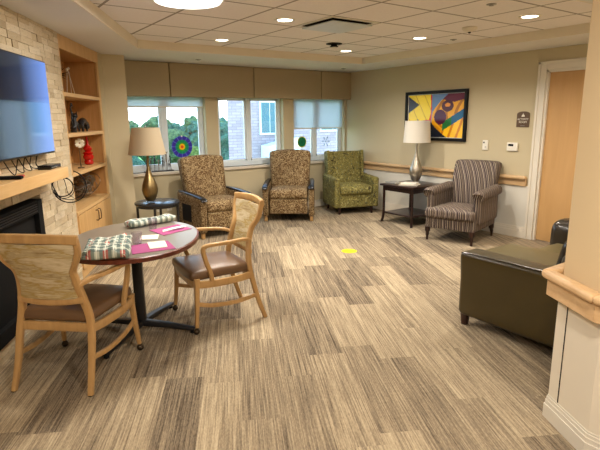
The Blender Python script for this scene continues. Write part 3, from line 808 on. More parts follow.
text_obj('lettering', 'ACTIVITY\nROOM', .036, M['white_plastic'], t, (0, -.0108, -.016), (PI / 2, 0, 0))
bm = NB(); vprism(bm, [(-.022, .035), (.022, .035), (.018, .055), (.006, .062), (0, .082), (-.006, .062), (-.018, .055)], -.0118, -.010); link('emblem', bm, M['white_plastic'], t)
bm = NB(); box(bm, (-.03, -.0115, -.083), (.03, -.010, -.076)); link('braille_strip', bm, M['steel'], t)
def outlet(parent_mtx, label, z):
    t = thing('wall_outlet', label, 'outlet', parent_mtx[0], parent_mtx[1])
    bm = NB(); rbox(bm, (0, -.004, 0), (.075, .007, .118), .003, 2); link('cover_plate', bm, M['white_plastic'], t)
    for zz in (-.026, .026):
        bm = NB(); rbox(bm, (0, -.0080, zz), (.026, .002, .030), .001, 2); link('socket', bm, M['trim_white'], t)
outlet(((XR - .008, 4.5, .37), -PI / 2), 'white wall outlet behind the striped armchair', 0)
outlet(((2.47, YW, .30), 0), 'left white wall outlet beneath the left window, seen past the round lamp table', 0)
outlet(((2.63, YW, .30), 0), 'right white wall outlet beneath the left window, nearer the speckled recliner', 0)

# ------------------------------------------------------------------ ceiling fittings
def downlight(x, y, label):
    t = thing('downlight', label, 'ceiling light', (x, y, CEI), 0, 'round recessed downlights')
    bm = NB(); lathe(bm, [(.068, -.001), (.074, -.006), (.098, -.006), (.10, -.001), (.10, 0.0)], n=32, cap=False); link('trim_ring', bm, M['white_plastic'], t)
    bm = NB(); lathe(bm, [(.002, -.004), (.072, -.004), (.072, -.001), (.002, -.001)], n=32); link('lens', bm, M['lens'], t)
    d = bpy.data.lights.new('downlight_lamp', 'AREA'); d.shape = 'DISK'; d.size = .14; d.energy = 23; d.color = WARM; d.spread = math.radians(150)
    lo_ = bpy.data.objects.new('downlight_lamp', d); COL.objects.link(lo_); lo_.parent = t; lo_.location = (0, 0, -.012)
for x, y, lb in ((2.74, 5.46, 'recessed downlight nearest the left window'), (2.705, 4.08, 'recessed downlight beside the square air vent'),
                 (4.615, 5.46, 'recessed downlight beside the black ceiling sprinkler, before the right window'), (4.62, 4.15, 'recessed downlight out from the balloon picture'),
                 (4.53, 2.75, 'recessed downlight nearest the door')): downlight(x, y, lb)
t = thing('ceiling_lamp', 'large round white flush ceiling lamp at the top of the view', 'ceiling light', (1.60, 3.72, CEI))
bm = NB(); lathe(bm, [(.27, 0), (.275, -.012), (.27, -.02), (.255, -.02)], n=48, cap=False); link('rim', bm, M['white_plastic'], t)
bm = NB(); lathe(bm, [(.255, -.004), (.254, -.022), (.24, -.04), (.18, -.052), (.09, -.058), (.003, -.06)], n=48); link('diffuser', bm, M['lens_big'], t)
d = bpy.data.lights.new('ceiling_lamp_light', 'AREA'); d.shape = 'DISK'; d.size = .5; d.energy = 42; d.color = (1, .93, .82); q = bpy.data.objects.new('ceiling_lamp_light', d); COL.objects.link(q); q.parent = t; q.location = (0, 0, -.07)
t = thing('air_vent', 'square white ceiling air diffuser with shade painted black in its throat', 'vent', (3.25, 3.99, CEI))
bm = NB()
for q in ((-.295, -.295, .295, -.255), (-.295, .255, .295, .295), (-.295, -.255, -.255, .255), (.255, -.255, .295, .255)): box(bm, (q[0], q[1], -.008), (q[2], q[3], -.0005))
link('vent_frame', bm, M['white_plastic'], t, bevel=.002)
obj1('throat', M['black_matte'], t, box, (-.255, -.255, -.004), (.255, .255, -.0005))  # flat black sheet painting the shadow behind the plaque
bm = NB(); rbox(bm, (0, 0, -.03), (.49, .49, .012), .005, 4, fn=lambda u, p: Vector((p.x, p.y, p.z - .012 * (1 - u.x ** 2) * (1 - u.y ** 2)))); link('plaque', bm, plain('vent_plaque', 'c9d2d6', 0.4), t)
t = thing('sprinkler', 'dark ceiling sprinkler or speaker disc beside the far downlight', 'sprinkler', (4.05, 5.02, CEI))
bm = NB(); lathe(bm, [(.10, 0), (.10, -.006), (.04, -.010), (.038, -.03), (.055, -.034), (.05, -.04), (.004, -.042)], n=24); link('escutcheon', bm, M['black_matte'], t)
bm = NB(); lathe(bm, [(.034, -.043), (.03, -.055), (.004, -.058)], n=16); link('nozzle', bm, M['white_plastic'], t)
t = thing('smoke_detector', 'beige wedge smoke detector on a ceiling tile', 'smoke detector', (4.54, 3.41, CEI))
bm = NB(); lathe(bm, [(.075, 0), (.078, -.012), (.065, -.03), (.03, -.045), (.005, -.046)], n=28); link('detector_body', bm, M['trim_white'], t)
bm = NB(); lathe(bm, [(.014, -.0455), (.014, -.055), (.004, -.06)], n=12); link('sensor_tip', bm, M['black_matte'], t)
for x, y, z_, lb in ((5.06, 4.02, CEI, 'small recessed ceiling sprinkler cap near the right edge of the tray'), (3.78, 2.64, CEI, 'small recessed ceiling sprinkler cap nearest the top of the view'),
                 (2.945, 6.60, SOF, 'small sprinkler cap in the soffit above the left window'), (5.53, 6.60, SOF, 'small sprinkler cap in the soffit near the right corner')):
    bm = NB(); lathe(bm, [(.04, 0), (.04, -.005), (.02, -.008), (.018, -.014), (.003, -.014)], n=20); o = link('ceiling_sprinkler', bm, M['steel']); o.location = (x, y, z_); tag(o, lb, 'sprinkler', 'small ceiling sprinkler caps')

# ------------------------------------------------------------------ dining chairs (local +Y is the front)
def dining_chair(loc, rz, label):
    t = thing('dining_chair', label, 'chair', loc, rz, 'dining chairs at the round table'); cw = M['chair_wood']
    for s_ in (-1, 1):
        # rear leg + back stile in one piece
        pts = smooth_path([(s_ * .246, -.325, .002), (s_ * .238, -.27, .16), (s_ * .232, -.225, .34), (s_ * .218, -.205, .46), (s_ * .192, -.215, .58), (s_ * .176, -.235, .68), (s_ * .178, -.258, .755), (s_ * .222, -.285, .82), (s_ * .246, -.300, .88), (s_ * .248, -.315, .955)], 5)
        n_ = len(pts); sz = [(.030 + .014 * math.sin(PI * min(1, i / n_ * 1.3)), .034 + .008 * math.sin(PI * i / n_)) for i in range(n_)]
        bm = NB(); sweep(bm, pts, sz, 12, up=(0, 1, 0)); leg = link('back_leg', bm, cw, t)
        bm = NB(); lathe(bm, [(.014, 0), (.016, .003), (.014, .006)], (s_ * .246, -.325, 0), 12); link('glide', bm, M['black_matte'], leg)
        # front leg
        pts = smooth_path([(s_ * .285, .268, .055), (s_ * .272, .255, .2), (s_ * .262, .245, .36), (s_ * .262, .243, .43)], 5)
        bm = NB(); sweep(bm, pts, [(.027 + .018 * i / (len(pts) - 1),) * 2 for i in range(len(pts))], 12, up=(0, 1, 0)); leg = link('front_leg', bm, cw, t)
        bm = NB(); cx_, cy_ = s_ * .285, .268
        bmesh.ops.create_uvsphere(bm, u_segments=16, v_segments=10, radius=.024, matrix=Matrix.Translation((cx_, cy_ + .004, .0245)))
        lathe(bm, [(.010, .04), (.014, .056)], (cx_, cy_, 0), 10); cs = link('caster', bm, M['caster'], leg)
        # arm: back stile forward, curve down to the seat rail
        pts = smooth_path([(s_ * .182, -.232, .655), (s_ * .225, -.16, .676), (s_ * .268, -.04, .682), (s_ * .288, .09, .684), (s_ * .288, .165, .680), (s_ * .286, .190, .650), (s_ * .280, .170, .56), (s_ * .272, .135, .46), (s_ * .268, .125, .40)], 6)
        n_ = len(pts); sz = [(.040, .028) if i < n_ * .55 else (.030, .034) for i in range(n_)]
        bm = NB(); sweep(bm, pts, sz, 12, up=(0, 0, 1) if 1 else None); link('armrest', bm, cw, t)
        # side stretcher
        pts = smooth_path([(s_ * .266, .255, .235), (s_ * .262, .12, .20), (s_ * .255, -.08, .19), (s_ * .245, -.265, .215)], 5)
        bm = NB(); sweep(bm, pts, (.020, .034), 10); link('stretcher', bm, cw, t)
    # seat rail frame
    bm = NB()
    for q in ([(-.262, .243, .385), (-.14, .262, .385), (.14, .262, .385), (.262, .243, .385)], [(-.236, -.215, .385), (.236, -.215, .385)],
              [(-.265, .243, .385), (-.268, .1, .375), (-.25, -.1, .375), (-.236, -.215, .385)], [(.265, .243, .385), (.268, .1, .375), (.25, -.1, .375), (.236, -.215, .385)]):
        sweep(bm, smooth_path(q, 4), (.026, .058), 10)
    link('seat_rail', bm, cw, t)
    def fs(u, p):
        p.x *= 1.0 + .07 * u.y; w = max(0, 1 - u.x ** 2) * max(0, 1 - u.y ** 2)
        if u.z > 0: p.z += .022 * w
        p.y += .018 * (1 - u.x ** 2) * (1 if u.y > 0 else 0) * max(0, u.y); return p
    bm = NB(); rbox(bm, (0, .035, .445), (.492, .50, .075), .032, 6, fs); link('seat_cushion', bm, M['vinyl'], t)
    # backrest: shield-shaped wood frame and upholstered panel
    prof = [(.182, .575, -.215), (.166, .63, -.226), (.162, .68, -.236), (.165, .75, -.258), (.208, .82, -.285), (.232, .88, -.300), (.236, .93, -.312)]
    def yb(x, y0): return y0 - .035 * (1 - (x / .25) ** 2)
    bm = NB(); nx = 14; rows = []
    for side in (0, 1):
        rr_ = []
        for hwid, z_, y_ in prof:
            rr_.append([bm.verts.new((x := -hwid + 2 * hwid * k / nx, yb(x, y_) + (.018 if side else -.018) * (1 - .5 * (abs(2 * k / nx - 1)) ** 4), z_)) for k in range(nx + 1)])
        rows.append(rr_)
    for sd in (0, 1):
        for a, b in zip(rows[sd], rows[sd][1:]):
            for k in range(nx): bm.faces.new((a[k], a[k + 1], b[k + 1], b[k]))
    F_, B_ = rows
    for i in range(len(prof) - 1):
        for k in (0, nx): bm.faces.new((F_[i][k], F_[i + 1][k], B_[i + 1][k], B_[i][k]))
    for i in (0, len(prof) - 1):
        for k in range(nx): bm.faces.new((F_[i][k], F_[i][k + 1], B_[i][k + 1], B_[i][k]))
    link('back_panel', bm, M['landscape'], t)
    bm = NB(); pts = [(x, yb(x, -.318), .962 - .012 * (x / .26) ** 2) for x in [-.262 + .524 * k / 16 for k in range(17)]]
    sweep(bm, pts, (.036, .055), 12); link('crest_rail', bm, cw, t)
    bm = NB(); pts = [(x, yb(x, -.215), .565 - .012 * (1 - (x / .2) ** 2)) for x in [-.205 + .41 * k / 12 for k in range(13)]]
    sweep(bm, pts, (.028, .040), 12); link('lower_back_rail', bm, cw, t)
    return t
ch = dining_chair((.530, 3.305, 0), math.radians(48) - PI / 2, 'maple-framed armchair in the left foreground, seen from behind against the fireplace')
dup(ch, (1.65, 3.58, 0), math.radians(175) - PI / 2, 'maple-framed armchair on the window side of the table, brown vinyl seat facing left')

# ------------------------------------------------------------------ round table
TCX, TCY, TZ = 1.045, 3.655, .745
t = thing('dining_table', 'round grey laminate dining table with cherry edge and black cross base', 'table', (TCX, TCY, 0), math.radians(62))
def ell(a, b, k=64, p=2.15): 
    out = []
    for i in range(k):
        c, s_ = math.cos(2 * PI * i / k), math.sin(2 * PI * i / k); out.append((a * math.copysign(abs(c) ** (2 / p), c), b * math.copysign(abs(s_) ** (2 / p), s_)))
    return out
TA, TB = .605, .46
obj1('tabletop', M['laminate'], t, prism, ell(TA - .004, TB - .004), TZ - .034, TZ)
bm = NB(); a = ell(TA - .004, TB - .004); b = ell(TA + .008, TB + .008); n = len(a)
rg = [[bm.verts.new((x, y, z_)) for x, y in pl] for pl, z_ in ((a, TZ - .001), (b, TZ - .006), (b, TZ - .034), (a, TZ - .038))]
for i in range(4):
    for k in range(n): bm.faces.new((rg[i][k], rg[i][(k + 1) % n], rg[(i + 1) % 4][(k + 1) % n], rg[(i + 1) % 4][k]))
link('edge_band', bm, M['table_edge'], t)
bm = NB(); sweep(bm, [(0, 0, .05), (0, 0, TZ - .045)], .075, 16, up=(0, 1, 0), p=5); link('column', bm, M['black_metal'], t)
bm = NB(); box(bm, (-.25, -.03, TZ - .06), (.25, .03, TZ - .0385)); box(bm, (-.03, -.2, TZ - .0605), (.03, .2, TZ - .039)); link('top_bracket', bm, M['black_metal'], t)
for k, (ang_, ln) in enumerate(((42.2, .49), (222.2, .49), (-43, .43), (127, .40))):
    a_ = math.radians(ang_ - 62); dx, dy = math.cos(a_), math.sin(a_)
    bm = NB(); sweep(bm, [(dx * .02, dy * .02, .066), (dx * ln * .5, dy * ln * .5, .055), (dx * ln, dy * ln, .032)], [(.062, .05), (.055, .04), (.05, .024)], 12); ft = link('foot', bm, M['black_metal'], t)
    bm = NB(); lathe(bm, [(.018, 0), (.02, .006), (.012, .022)], (dx * (ln - .02), dy * (ln - .02), 0), 12); link('leveler', bm, M['black_matte'], ft)
ZT_ = TZ + .0008
def crumple(amp, sc, seed):
    def f(u, p):
        nz = noise.noise(Vector((p.x * sc, p.y * sc, p.z * sc + seed)))
        nz2 = noise.noise(Vector((p.x * sc * 2.7 + 4, p.y * sc * 2.7, p.z * sc + seed)))
        k = 1 if u.z > -.6 else 0
        p.z += k * (amp * nz + amp * .5 * nz2); p.x += amp * .6 * nz2; p.y += amp * .6 * nz; return p
    return f
bm = NB(); rbox(bm, (0, 0, .033), (.25, .42, .060), .028, 12, crumple(.026, 12, 2)); 
for k in range(2):
    rbox(bm, (-.128 + .0 * k, 0.0, .024 + .016 * k), (.05, .40 - .04 * k, .03), .014, 10, crumple(.010, 17, 5 + k))
o = link('clothing_protector', bm, M['plaid'], None, ang=60); o.location = (.775, 3.275, ZT_ + .012); o.rotation_euler = (0, 0, math.radians(-18)); tag(o, 'bulky folded green plaid cloth at the left edge of the table', 'cloth', 'folded plaid cloths')
bm = NB(); rbox(bm, (0, 0, .028), (.43, .12, .050), .024, 12, crumple(.012, 14, 9)); rbox(bm, (.02, .065, .020), (.38, .05, .034), .014, 10, crumple(.009, 16, 3))
o = link('clothing_protector', bm, M['plaid'], None, ang=60); o.location = (1.30, 4.03, ZT_ + .004); o.rotation_euler = (0, 0, math.radians(10)); tag(o, 'long rolled plaid cloth at the far edge of the table', 'cloth', 'folded plaid cloths')
def flat(name, pts, th, mat, label, cat, grp=None, z0=0.0):
    cx_ = sum(p[0] for p in pts) / len(pts); cy_ = sum(p[1] for p in pts) / len(pts)
    bm = NB(); prism(bm, [(p[0] - cx_, p[1] - cy_) for p in pts], 0, th); o = link(name, bm, mat, None, bevel=min(.001, th * .3)); o.location = (cx_, cy_, ZT_ + z0); return tag(o, label, cat, grp)
flat('placemat', [(.935, 3.40), (1.20, 3.385), (1.165, 3.135), (.880, 3.165)], .003, M['magenta'], 'magenta placemat at the near side beside the folded cloth', 'placemat', 'magenta placemats')
flat('placemat', [(1.205, 3.80), (1.47, 3.88), (1.50, 3.66), (1.235, 3.56)], .003, M['magenta'], 'magenta placemat at the far side in front of the rolled cloth', 'placemat', 'magenta placemats')
flat('napkin', [(1.055, 3.40), (1.175, 3.375), (1.13, 3.20), (1.015, 3.215)], .005, M['paper'], 'white napkin on the near magenta placemat', 'napkin', 'white napkins', .0032)
flat('napkin', [(1.265, 3.665), (1.285, 3.725), (1.475, 3.795), (1.485, 3.73)], .005, M['paper'], 'narrow white napkin on the far magenta placemat', 'napkin', 'white napkins', .0032)
flat('napkin', [(1.095, 3.655), (1.215, 3.61), (1.155, 3.47), (1.045, 3.53)], .004, M['paper'], 'white card lying on bare laminate between the placemats', 'napkin', 'white napkins')
bm = NB(); sweep(bm, [(1.31, 3.655, ZT_ + .012), (1.45, 3.705, ZT_ + .012)], [(.012, .004), (.02, .005)], 8); tag(link('spoon', bm, M['steel']), 'dull metal spoon lying on the far napkin', 'spoon')
def cup(x, y, z0, label):
    bm = NB(); lathe(bm, [(.002, .003), (.028, .003), (.036, .085), (.0375, .086), (.0295, .0), (.002, .0)], n=28, cap=False); o = link('plastic_cup', bm, M['cup']); o.location = (x, y, z0); tag(o, label, 'cup', 'clear plastic cups')
cup(.995, 3.425, ZT_, 'clear plastic cup beside the near folded cloth'); cup(1.255, 3.86, ZT_, 'clear plastic cup in front of the far rolled cloth')

# ------------------------------------------------------------------ recliners (speckled)
def recliner(loc, rz, label):
    t = thing('recliner', label, 'armchair', loc, rz, 'speckled brown recliners'); f = M['speckle']
    bm = NB(); rbox(bm, (0, -.02, .215), (.59, .62, .19), .02, 4); link('base', bm, f, t)
    bm = NB(); rbox(bm, (0, .325, .24), (.60, .05, .235), .02, 5); link('footrest', bm, f, t)
    bm = NB(); rbox(bm, (0, .07, .425), (.61, .56, .15), .05, 6, puff(.03, 0, .02)); link('seat_cushion', bm, f, t)
    def fb(u, p):
        p.x *= 1.0 + .06 * u.z; w = max(0, 1 - u.x ** 2)
        if u.z > 0: p.z += .03 * w * u.z
        if u.y > 0: p.y += .035 * w * max(0, 1 - u.z ** 2)
        return p
    bm = NB(); rbox(bm, (0, 0, .34), (.665, .17, .70), .055, 8, fb, mtx=T(0, -.245, .385, rx=math.radians(13))); link('backrest', bm, f, t)
    for s_ in (-1, 1):
        x = s_ * .362
        bm = NB(); vprism(bm, [(-.38, .08), (.33, .08), (.355, .12), (.365, .54), (.30, .56), (-.15, .58), (-.38, .585)], x - .045, x + .045, 'x'); ar = link('arm', bm, f, t, bevel=.018, ang=40)
        ar.modifiers['bevel'].segments = 3
        bm = NB(); sweep(bm, smooth_path([(x, -.37, .590), (x, -.15, .592), (x, .1, .583), (x, .28, .566), (x, .365, .545), (x, .385, .52)], 4), [(.07, .03)] * 4 + [(.085, .034)] * 17, 12); link('arm_cap', bm, M['black_gloss'], ar)
        bm = NB(); box(bm, (min(x + s_ * .045, x + s_ * .049), -.22, .20), (max(x + s_ * .045, x + s_ * .049), .06, .44)); link('side_recess', bm, M['black_matte'], ar)
        for y_ in (.29, -.33):
            bm = NB(); rbox(bm, (x, y_, .04), (.05, .05, .08), .008, 2); link('foot', bm, M['chair_wood'], t)
    return t
rcl = recliner((4.455, 6.665, 0), math.atan2(-.80, -.60) - PI / 2, 'speckled brown recliner with black arm caps between the middle and right windows')
dup(rcl, (3.02, 6.44, 0), math.atan2(-1, .05) - PI / 2, 'speckled brown recliner beside the round lamp table, left of the other recliner')

# ------------------------------------------------------------------ green floral wing armchair
t = thing('wing_armchair', 'olive green floral armchair in the far right corner', 'armchair', (5.63, 6.53, 0), math.atan2(-.90, -.34) - PI / 2); f = M['floral']
bm = NB(); rbox(bm, (0, .0, .23), (.64, .64, .22), .02, 5); rbox(bm, (0, .325, .23), (.63, .03, .225), .012, 4); link('base', bm, f, t)
bm = NB(); rbox(bm, (0, .08, .40), (.585, .58, .15), .05, 7, puff(.035, 0, .025)); link('seat_cushion', bm, f, t)
bm = NB(); rbox(bm, (0, 0, .33), (.60, .15, .70), .04, 7, lambda u, p: Vector((p.x, p.y + (.03 * max(0, 1 - u.x ** 2) * max(0, 1 - u.z ** 2) if u.y > 0 else 0), p.z)), mtx=T(0, -.26, .345, rx=math.radians(9))); link('backrest', bm, f, t)
for s_ in (-1, 1):
    bm = NB(); rbox(bm, (0, 0, .325), (.055, .19, .65), .022, 4, lambda u, p: Vector((p.x, p.y * (1 + .15 * u.z), p.z)), mtx=T(s_ * .312, -.235, .39, rx=math.radians(9))); link('wing', bm, f, t)
    bm = NB(); rbox(bm, (s_ * .345, .02, .365), (.10, .70, .50), .032, 6, lambda u, p: Vector((p.x + s_ * .0, p.y, p.z + (.02 * (1 - u.y) * .5 if u.z > 0 else 0)))); link('arm', bm, f, t)
    for y_, sl in ((.30, .01), (-.30, -.03)):
        bm = NB(); sweep(bm, [(s_ * .29, y_ + sl, 0), (s_ * .285, y_, .12)], [.032, .05], 12, up=(0, 1, 0)); link('leg', bm, M['dark_leg'], t)

# ------------------------------------------------------------------ striped armchair
t = thing('striped_armchair', 'dark striped armchair with rolled arms against the right wall', 'armchair', (5.49, 4.09, 0), math.atan2(-.255, -.967) - PI / 2); f = M['stripe']
bm = NB(); rbox(bm, (0, .0, .255), (.66, .74, .17), .02, 6); link('base', bm, f, t)
def tc_(u, p):
    w = max(0, 1 - u.x ** 2) * max(0, 1 - u.y ** 2)
    if u.z > 0: p.z += .025 * w
    return p
bm = NB(); rbox(bm, (0, .10, .385), (.52, .60, .12), .04, 7, tc_); rbox(bm, (0, .355, .375), (.66, .13, .125), .04, 7); link('seat_cushion', bm, f, t)
bm = NB(); rbox(bm, (0, 0, .31), (.60, .16, .66), .05, 8, lambda u, p: Vector((p.x * (1 + .05 * u.z), p.y + (.03 * max(0, 1 - u.x ** 2) * max(0, 1 - u.z ** 2) if u.y > 0 else 0) - .05 * max(0, u.z) ** 2, p.z + .012 * max(0, u.z) * (1 - u.x ** 2))), mtx=T(-.0, -.335, .385, rx=math.radians(14))); link('backrest', bm, f, t)
for s_ in (-1, 1):
    bm = NB(); rbox(bm, (s_ * .315, -.03, .44), (.10, .64, .37), .035, 6); sweep(bm, smooth_path([(s_ * .325, -.36, .64), (s_ * .328, -.1, .63), (s_ * .332, .25, .622), (s_ * .332, .30, .615)], 5), [(.15, .14)] * 15 + [(.145, .125)], 20, p=2.2); link('arm', bm, f, t)
    for y_, sl in ((.355, .0), (-.33, -.035)):
        bm = NB(); zt_ = .18; sweep(bm, smooth_path([(s_ * .30, y_ + sl, 0), (s_ * .30, y_ + sl * .7, .07), (s_ * .30, y_, .14), (s_ * .30, y_, zt_)], 4), [.032] * 4 + [.044] * 3 + [.068] * 6, 14, up=(0, 1, 0), p=2.4); link('leg', bm, M['dark_leg'], t)

# ------------------------------------------------------------------ leather loveseat (world aligned, faces +Y)
t = thing('leather_loveseat', 'olive brown leather loveseat with its back to the near corner wall', 'sofa', (3.95, 1.85, 0)); f = M['leather']
def arm(x0, x1, nm, m_, rad=.045):
    def fa(u, p):
        if u.z > .2: p.x += (.02 if x0 > 0 else -.02) * (u.z - .2) / .8
        if u.y > 0: p.z += 0
        return p
    bm = NB(); rbox(bm, ((x0 + x1) / 2, .02, .338), (x1 - x0, .86, .515), rad, 7, fa); return link(nm, bm, m_, t)
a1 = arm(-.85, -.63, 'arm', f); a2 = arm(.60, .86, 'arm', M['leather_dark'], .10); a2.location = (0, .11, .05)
bm = NB(); sweep(bm, smooth_path([(-.862, .42, .588), (-.866, .3, .596), (-.866, -.34, .596)], 5), .010, 8, p=2); link('piping', bm, M['leather_dark'], a1)
bm = NB(); rbox(bm, (0, -.02, .22), (1.28, .80, .26), .02, 4); link('base', bm, f, t)
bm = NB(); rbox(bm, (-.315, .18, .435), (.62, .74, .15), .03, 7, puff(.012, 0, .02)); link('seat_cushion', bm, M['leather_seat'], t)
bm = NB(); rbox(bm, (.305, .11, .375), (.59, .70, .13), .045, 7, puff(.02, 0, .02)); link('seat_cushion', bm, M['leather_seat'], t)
bm = NB(); rbox(bm, (0, -.40, .43), (1.70, .20, .62), .06, 6); link('back_frame', bm, f, t)
for x in (-.315, .30):
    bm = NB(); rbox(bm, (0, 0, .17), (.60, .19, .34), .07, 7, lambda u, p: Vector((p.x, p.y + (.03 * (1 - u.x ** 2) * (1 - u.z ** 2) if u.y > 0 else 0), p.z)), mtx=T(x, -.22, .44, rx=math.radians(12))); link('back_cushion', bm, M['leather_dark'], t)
for x in (-.80, .79):
    for y_ in (.40, -.42):
        bm = NB(); sweep(bm, [(x, y_, 0), (x, y_, .09)], [.045, .062], 12, up=(0, 1, 0)); link('leg', bm, M['dark_leg'], t)

# ------------------------------------------------------------------ end table and lamps
t = thing('end_table', 'dark espresso square end table between the green and striped armchairs', 'table', (5.74, 5.20, 0)); f = M['espresso']
bm = NB(); rbox(bm, (0, 0, .585), (.70, .68, .032), .008, 3); link('tabletop', bm, f, t)
bm = NB()
for q in ((-.31, -.30, .31, -.28), (-.31, .28, .31, .30), (-.31, -.28, -.29, .28), (.29, -.28, .31, .28)): box(bm, (q[0], q[1], .50), (q[2], q[3], .569))
link('apron', bm, f, t)
bm = NB(); rbox(bm, (0, 0, .15), (.60, .58, .024), .006, 3); link('lower_shelf', bm, f, t)
for a in (-1, 1):
    for b in (-1, 1):
        bm = NB(); sweep(bm, smooth_path([(a * .325, b * .315, 0), (a * .308, b * .298, .06), (a * .30, b * .29, .2), (a * .30, b * .29, .569)], 4), [(.026, .026)] + [(.032, .032)] * 12, 12, up=(0, 1, 0), p=5); link('leg', bm, f, t)
t = thing('lamp_table', 'small round black table in the alcove beside the left window', 'table', (2.075, 6.14, 0)); f = M['black_metal']
bm = NB(); lathe(bm, [(.005, .552), (.272, .552), (.28, .56), (.28, .578), (.272, .584), (.005, .584)], n=48); link('tabletop', bm, plain('dark_slate_top', '23272d', 0.22), t)
bm = NB(); 
for k in range(1): sweep(bm, [(.25 * math.cos(a), .25 * math.sin(a), .538) for a in [2 * PI * i / 40 for i in range(40)]], (.016, .03), 8, closed=True)
link('apron_ring', bm, f, t)
for k in range(4):
    a = PI / 4 + k * PI / 2 + math.radians(18); bm = NB(); sweep(bm, [(.25 * math.cos(a), .25 * math.sin(a), 0), (.25 * math.cos(a), .25 * math.sin(a), .54)], .028, 8, up=(0, 1, 0), p=6); link('leg', bm, f, t)
bm = NB(); sweep(bm, [(.24 * math.cos(a), .24 * math.sin(a), .10) for a in [2 * PI * i / 40 for i in range(40)]], (.012, .02), 8, closed=True); link('stretcher_ring', bm, f, t)
def table_lamp(loc, label, body, shade, H, r0, r1, sz, grp='table lamps with bottle-shaped metal bases'):
    t = thing('table_lamp', label, 'lamp', loc, 0, grp)
    k = (H - sz) / .60
    bm = NB(); lathe(bm, [(.055, 0), (.058, .006), (.055, .018), (.04, .022)], n=32); link('foot', bm, mat_glass('lamp_acrylic_foot', (.8, .85, .88, 1)) if body is M['gold_leaf'] else body, t)
    bm = NB(); pr_ = [(.042, .022), (.070, .06), (.092, .12), (.098, .17), (.090, .225), (.066, .29), (.040, .36), (.024, .42), (.016, .48), (.014, .56), (.016, .575), (.010, .585)]
    lathe(bm, [(r * (1 if r > .03 else 1), .022 + (z_ - .022) * k) for r, z_ in pr_], n=40); link('lamp_body', bm, body, t)
    bm = NB(); sweep(bm, [(0, 0, .58 * k), (0, 0, H - .01)], .008, 8, up=(0, 1, 0), p=2); lathe(bm, [(.004, H - .012), (.012, H - .005), (.010, H + .008), (.003, H + .014)], n=12); link('stem', bm, M['steel'], t)
    bm = NB(); z0 = H - sz; lathe(bm, [(r0, z0), (r1, H - .012), (r1 - .003, H - .012), (r0 - .003, z0)], n=48, cap=False)
    bm.faces.ensure_lookup_table(); sh = link('lamp_shade', bm, shade, t)
    bm = NB()
    for a in (0, 2 * PI / 3, 4 * PI / 3): sweep(bm, [(0, 0, H - .03), ((r1 - .004) * math.cos(a), (r1 - .004) * math.sin(a), H - .03)], .004, 6, p=2)
    link('shade_spider', bm, M['steel'], sh)
table_lamp((1.98, 6.10, .5845), 'antique gold bottle lamp with a beige shade on the round table', M['gold_leaf'], M['shade_beige'], .935, .225, .165, .335)
table_lamp((5.86, 5.24, .6015), 'antique silver bottle lamp with a white drum shade on the end table', M['silver_leaf'], M['shade_white'], .955, .205, .185, .335)
# magazines on the end table
for x, y, z_, r, w, h_, lb, c in ((5.60, 5.12, .6015, .5, .22, .28, 'pale book lying on the end table in front of the lamp', 'c9c3b4'), (5.61, 5.125, .6175, .35, .17, .22, 'small pale booklet stacked on the pale book', 'ded9cc'), (5.60, 5.44, .6015, -.1, .17, .22, 'grey magazine with a dark spine on the end table beside the lamp', '8f8c86')):
    t = thing('book', lb, 'book', (x, y, z_), r, 'reading matter on the end table')
    obj1('pages', M['paper'], t, box, (-w / 2 + .004, -h_ / 2 + .004, .002), (w / 2 - .004, h_ / 2 - .004, .0135)); cm = plain('book_cover', c, .5)
    bm = NB(); box(bm, (-w / 2, -h_ / 2, 0), (w / 2, h_ / 2, .002)); box(bm, (-w / 2, -h_ / 2, .0135), (w / 2, h_ / 2, .0155)); box(bm, (-w / 2, -h_ / 2, .002), (-w / 2 + .003, h_ / 2, .0135)); link('cover', bm, cm, t)

# ------------------------------------------------------------------ floor sticker
o = painted('floor_sticker', .19, .19, 40, 10, lambda u, v: (.90, .84, .12) if not ((v > .3 and v < .6 and (u < .12 or .45 < u < .6)) or (.72 < v < .84 and .05 < u < .95 and int(u * 40) % 3 == 0)) else (.30, .26, .14), M['paint'], None, depth=.0015, disc=True)
o.location = (3.85, 4.46, .0022); o.rotation_euler = (-PI / 2, 0, math.radians(-30)); tag(o, 'round yellow sticker lying on the carpet in mid room', 'sticker')

# ------------------------------------------------------------------ window ornaments
def rosette(x, z, d, fn, label, y=YW + .085, nx=72, ny=14):
    t = thing('suncatcher', label, 'suncatcher', (x, y, z), 0, 'ornaments hung on the window panes'); painted('disc', d, d, nx, ny, fn, M['paint'], t, depth=.003, disc=True)
    bm = NB(); lathe(bm, [(.002, -.004), (.012, -.003), (.012, .001), (.002, .002)], n=12)
    for v in bm.verts: v.co = Vector((v.co.x, v.co.z, v.co.y + d / 2 - .004))
    link('suction_cup', bm, M['white_plastic'], t); return t
def f1(u, v):
    k = int(u * 72) % 6
    if v > .62: return (.20, .16, .62) if k else (.35, .38, .80)
    if v > .40: return (.02, .50, .36) if k else (.06, .62, .48)
    if v > .30: return (.15, .62, .20)
    if v > .12: return (.90, .72, .06)
    return (.85, .30, .05)
rosette(2.925, 1.19, .33, f1, 'purple, green and yellow ringed disc on the left window pane')
rosette(5.18, 1.185, .20, lambda u, v: (.86, .84, .42) if v > .84 else ((.02, .40, .26) if (int(u * 72) % 5 or v < .3) else (.03, .55, .33)), 'round dark green disc with pale yellow rim on the right window')
t = thing('suncatcher', 'faint blue snowflake figure on the right window pane', 'suncatcher', (5.72, YW + .085, 1.175), 0, 'ornaments hung on the window panes'); bm = NB()
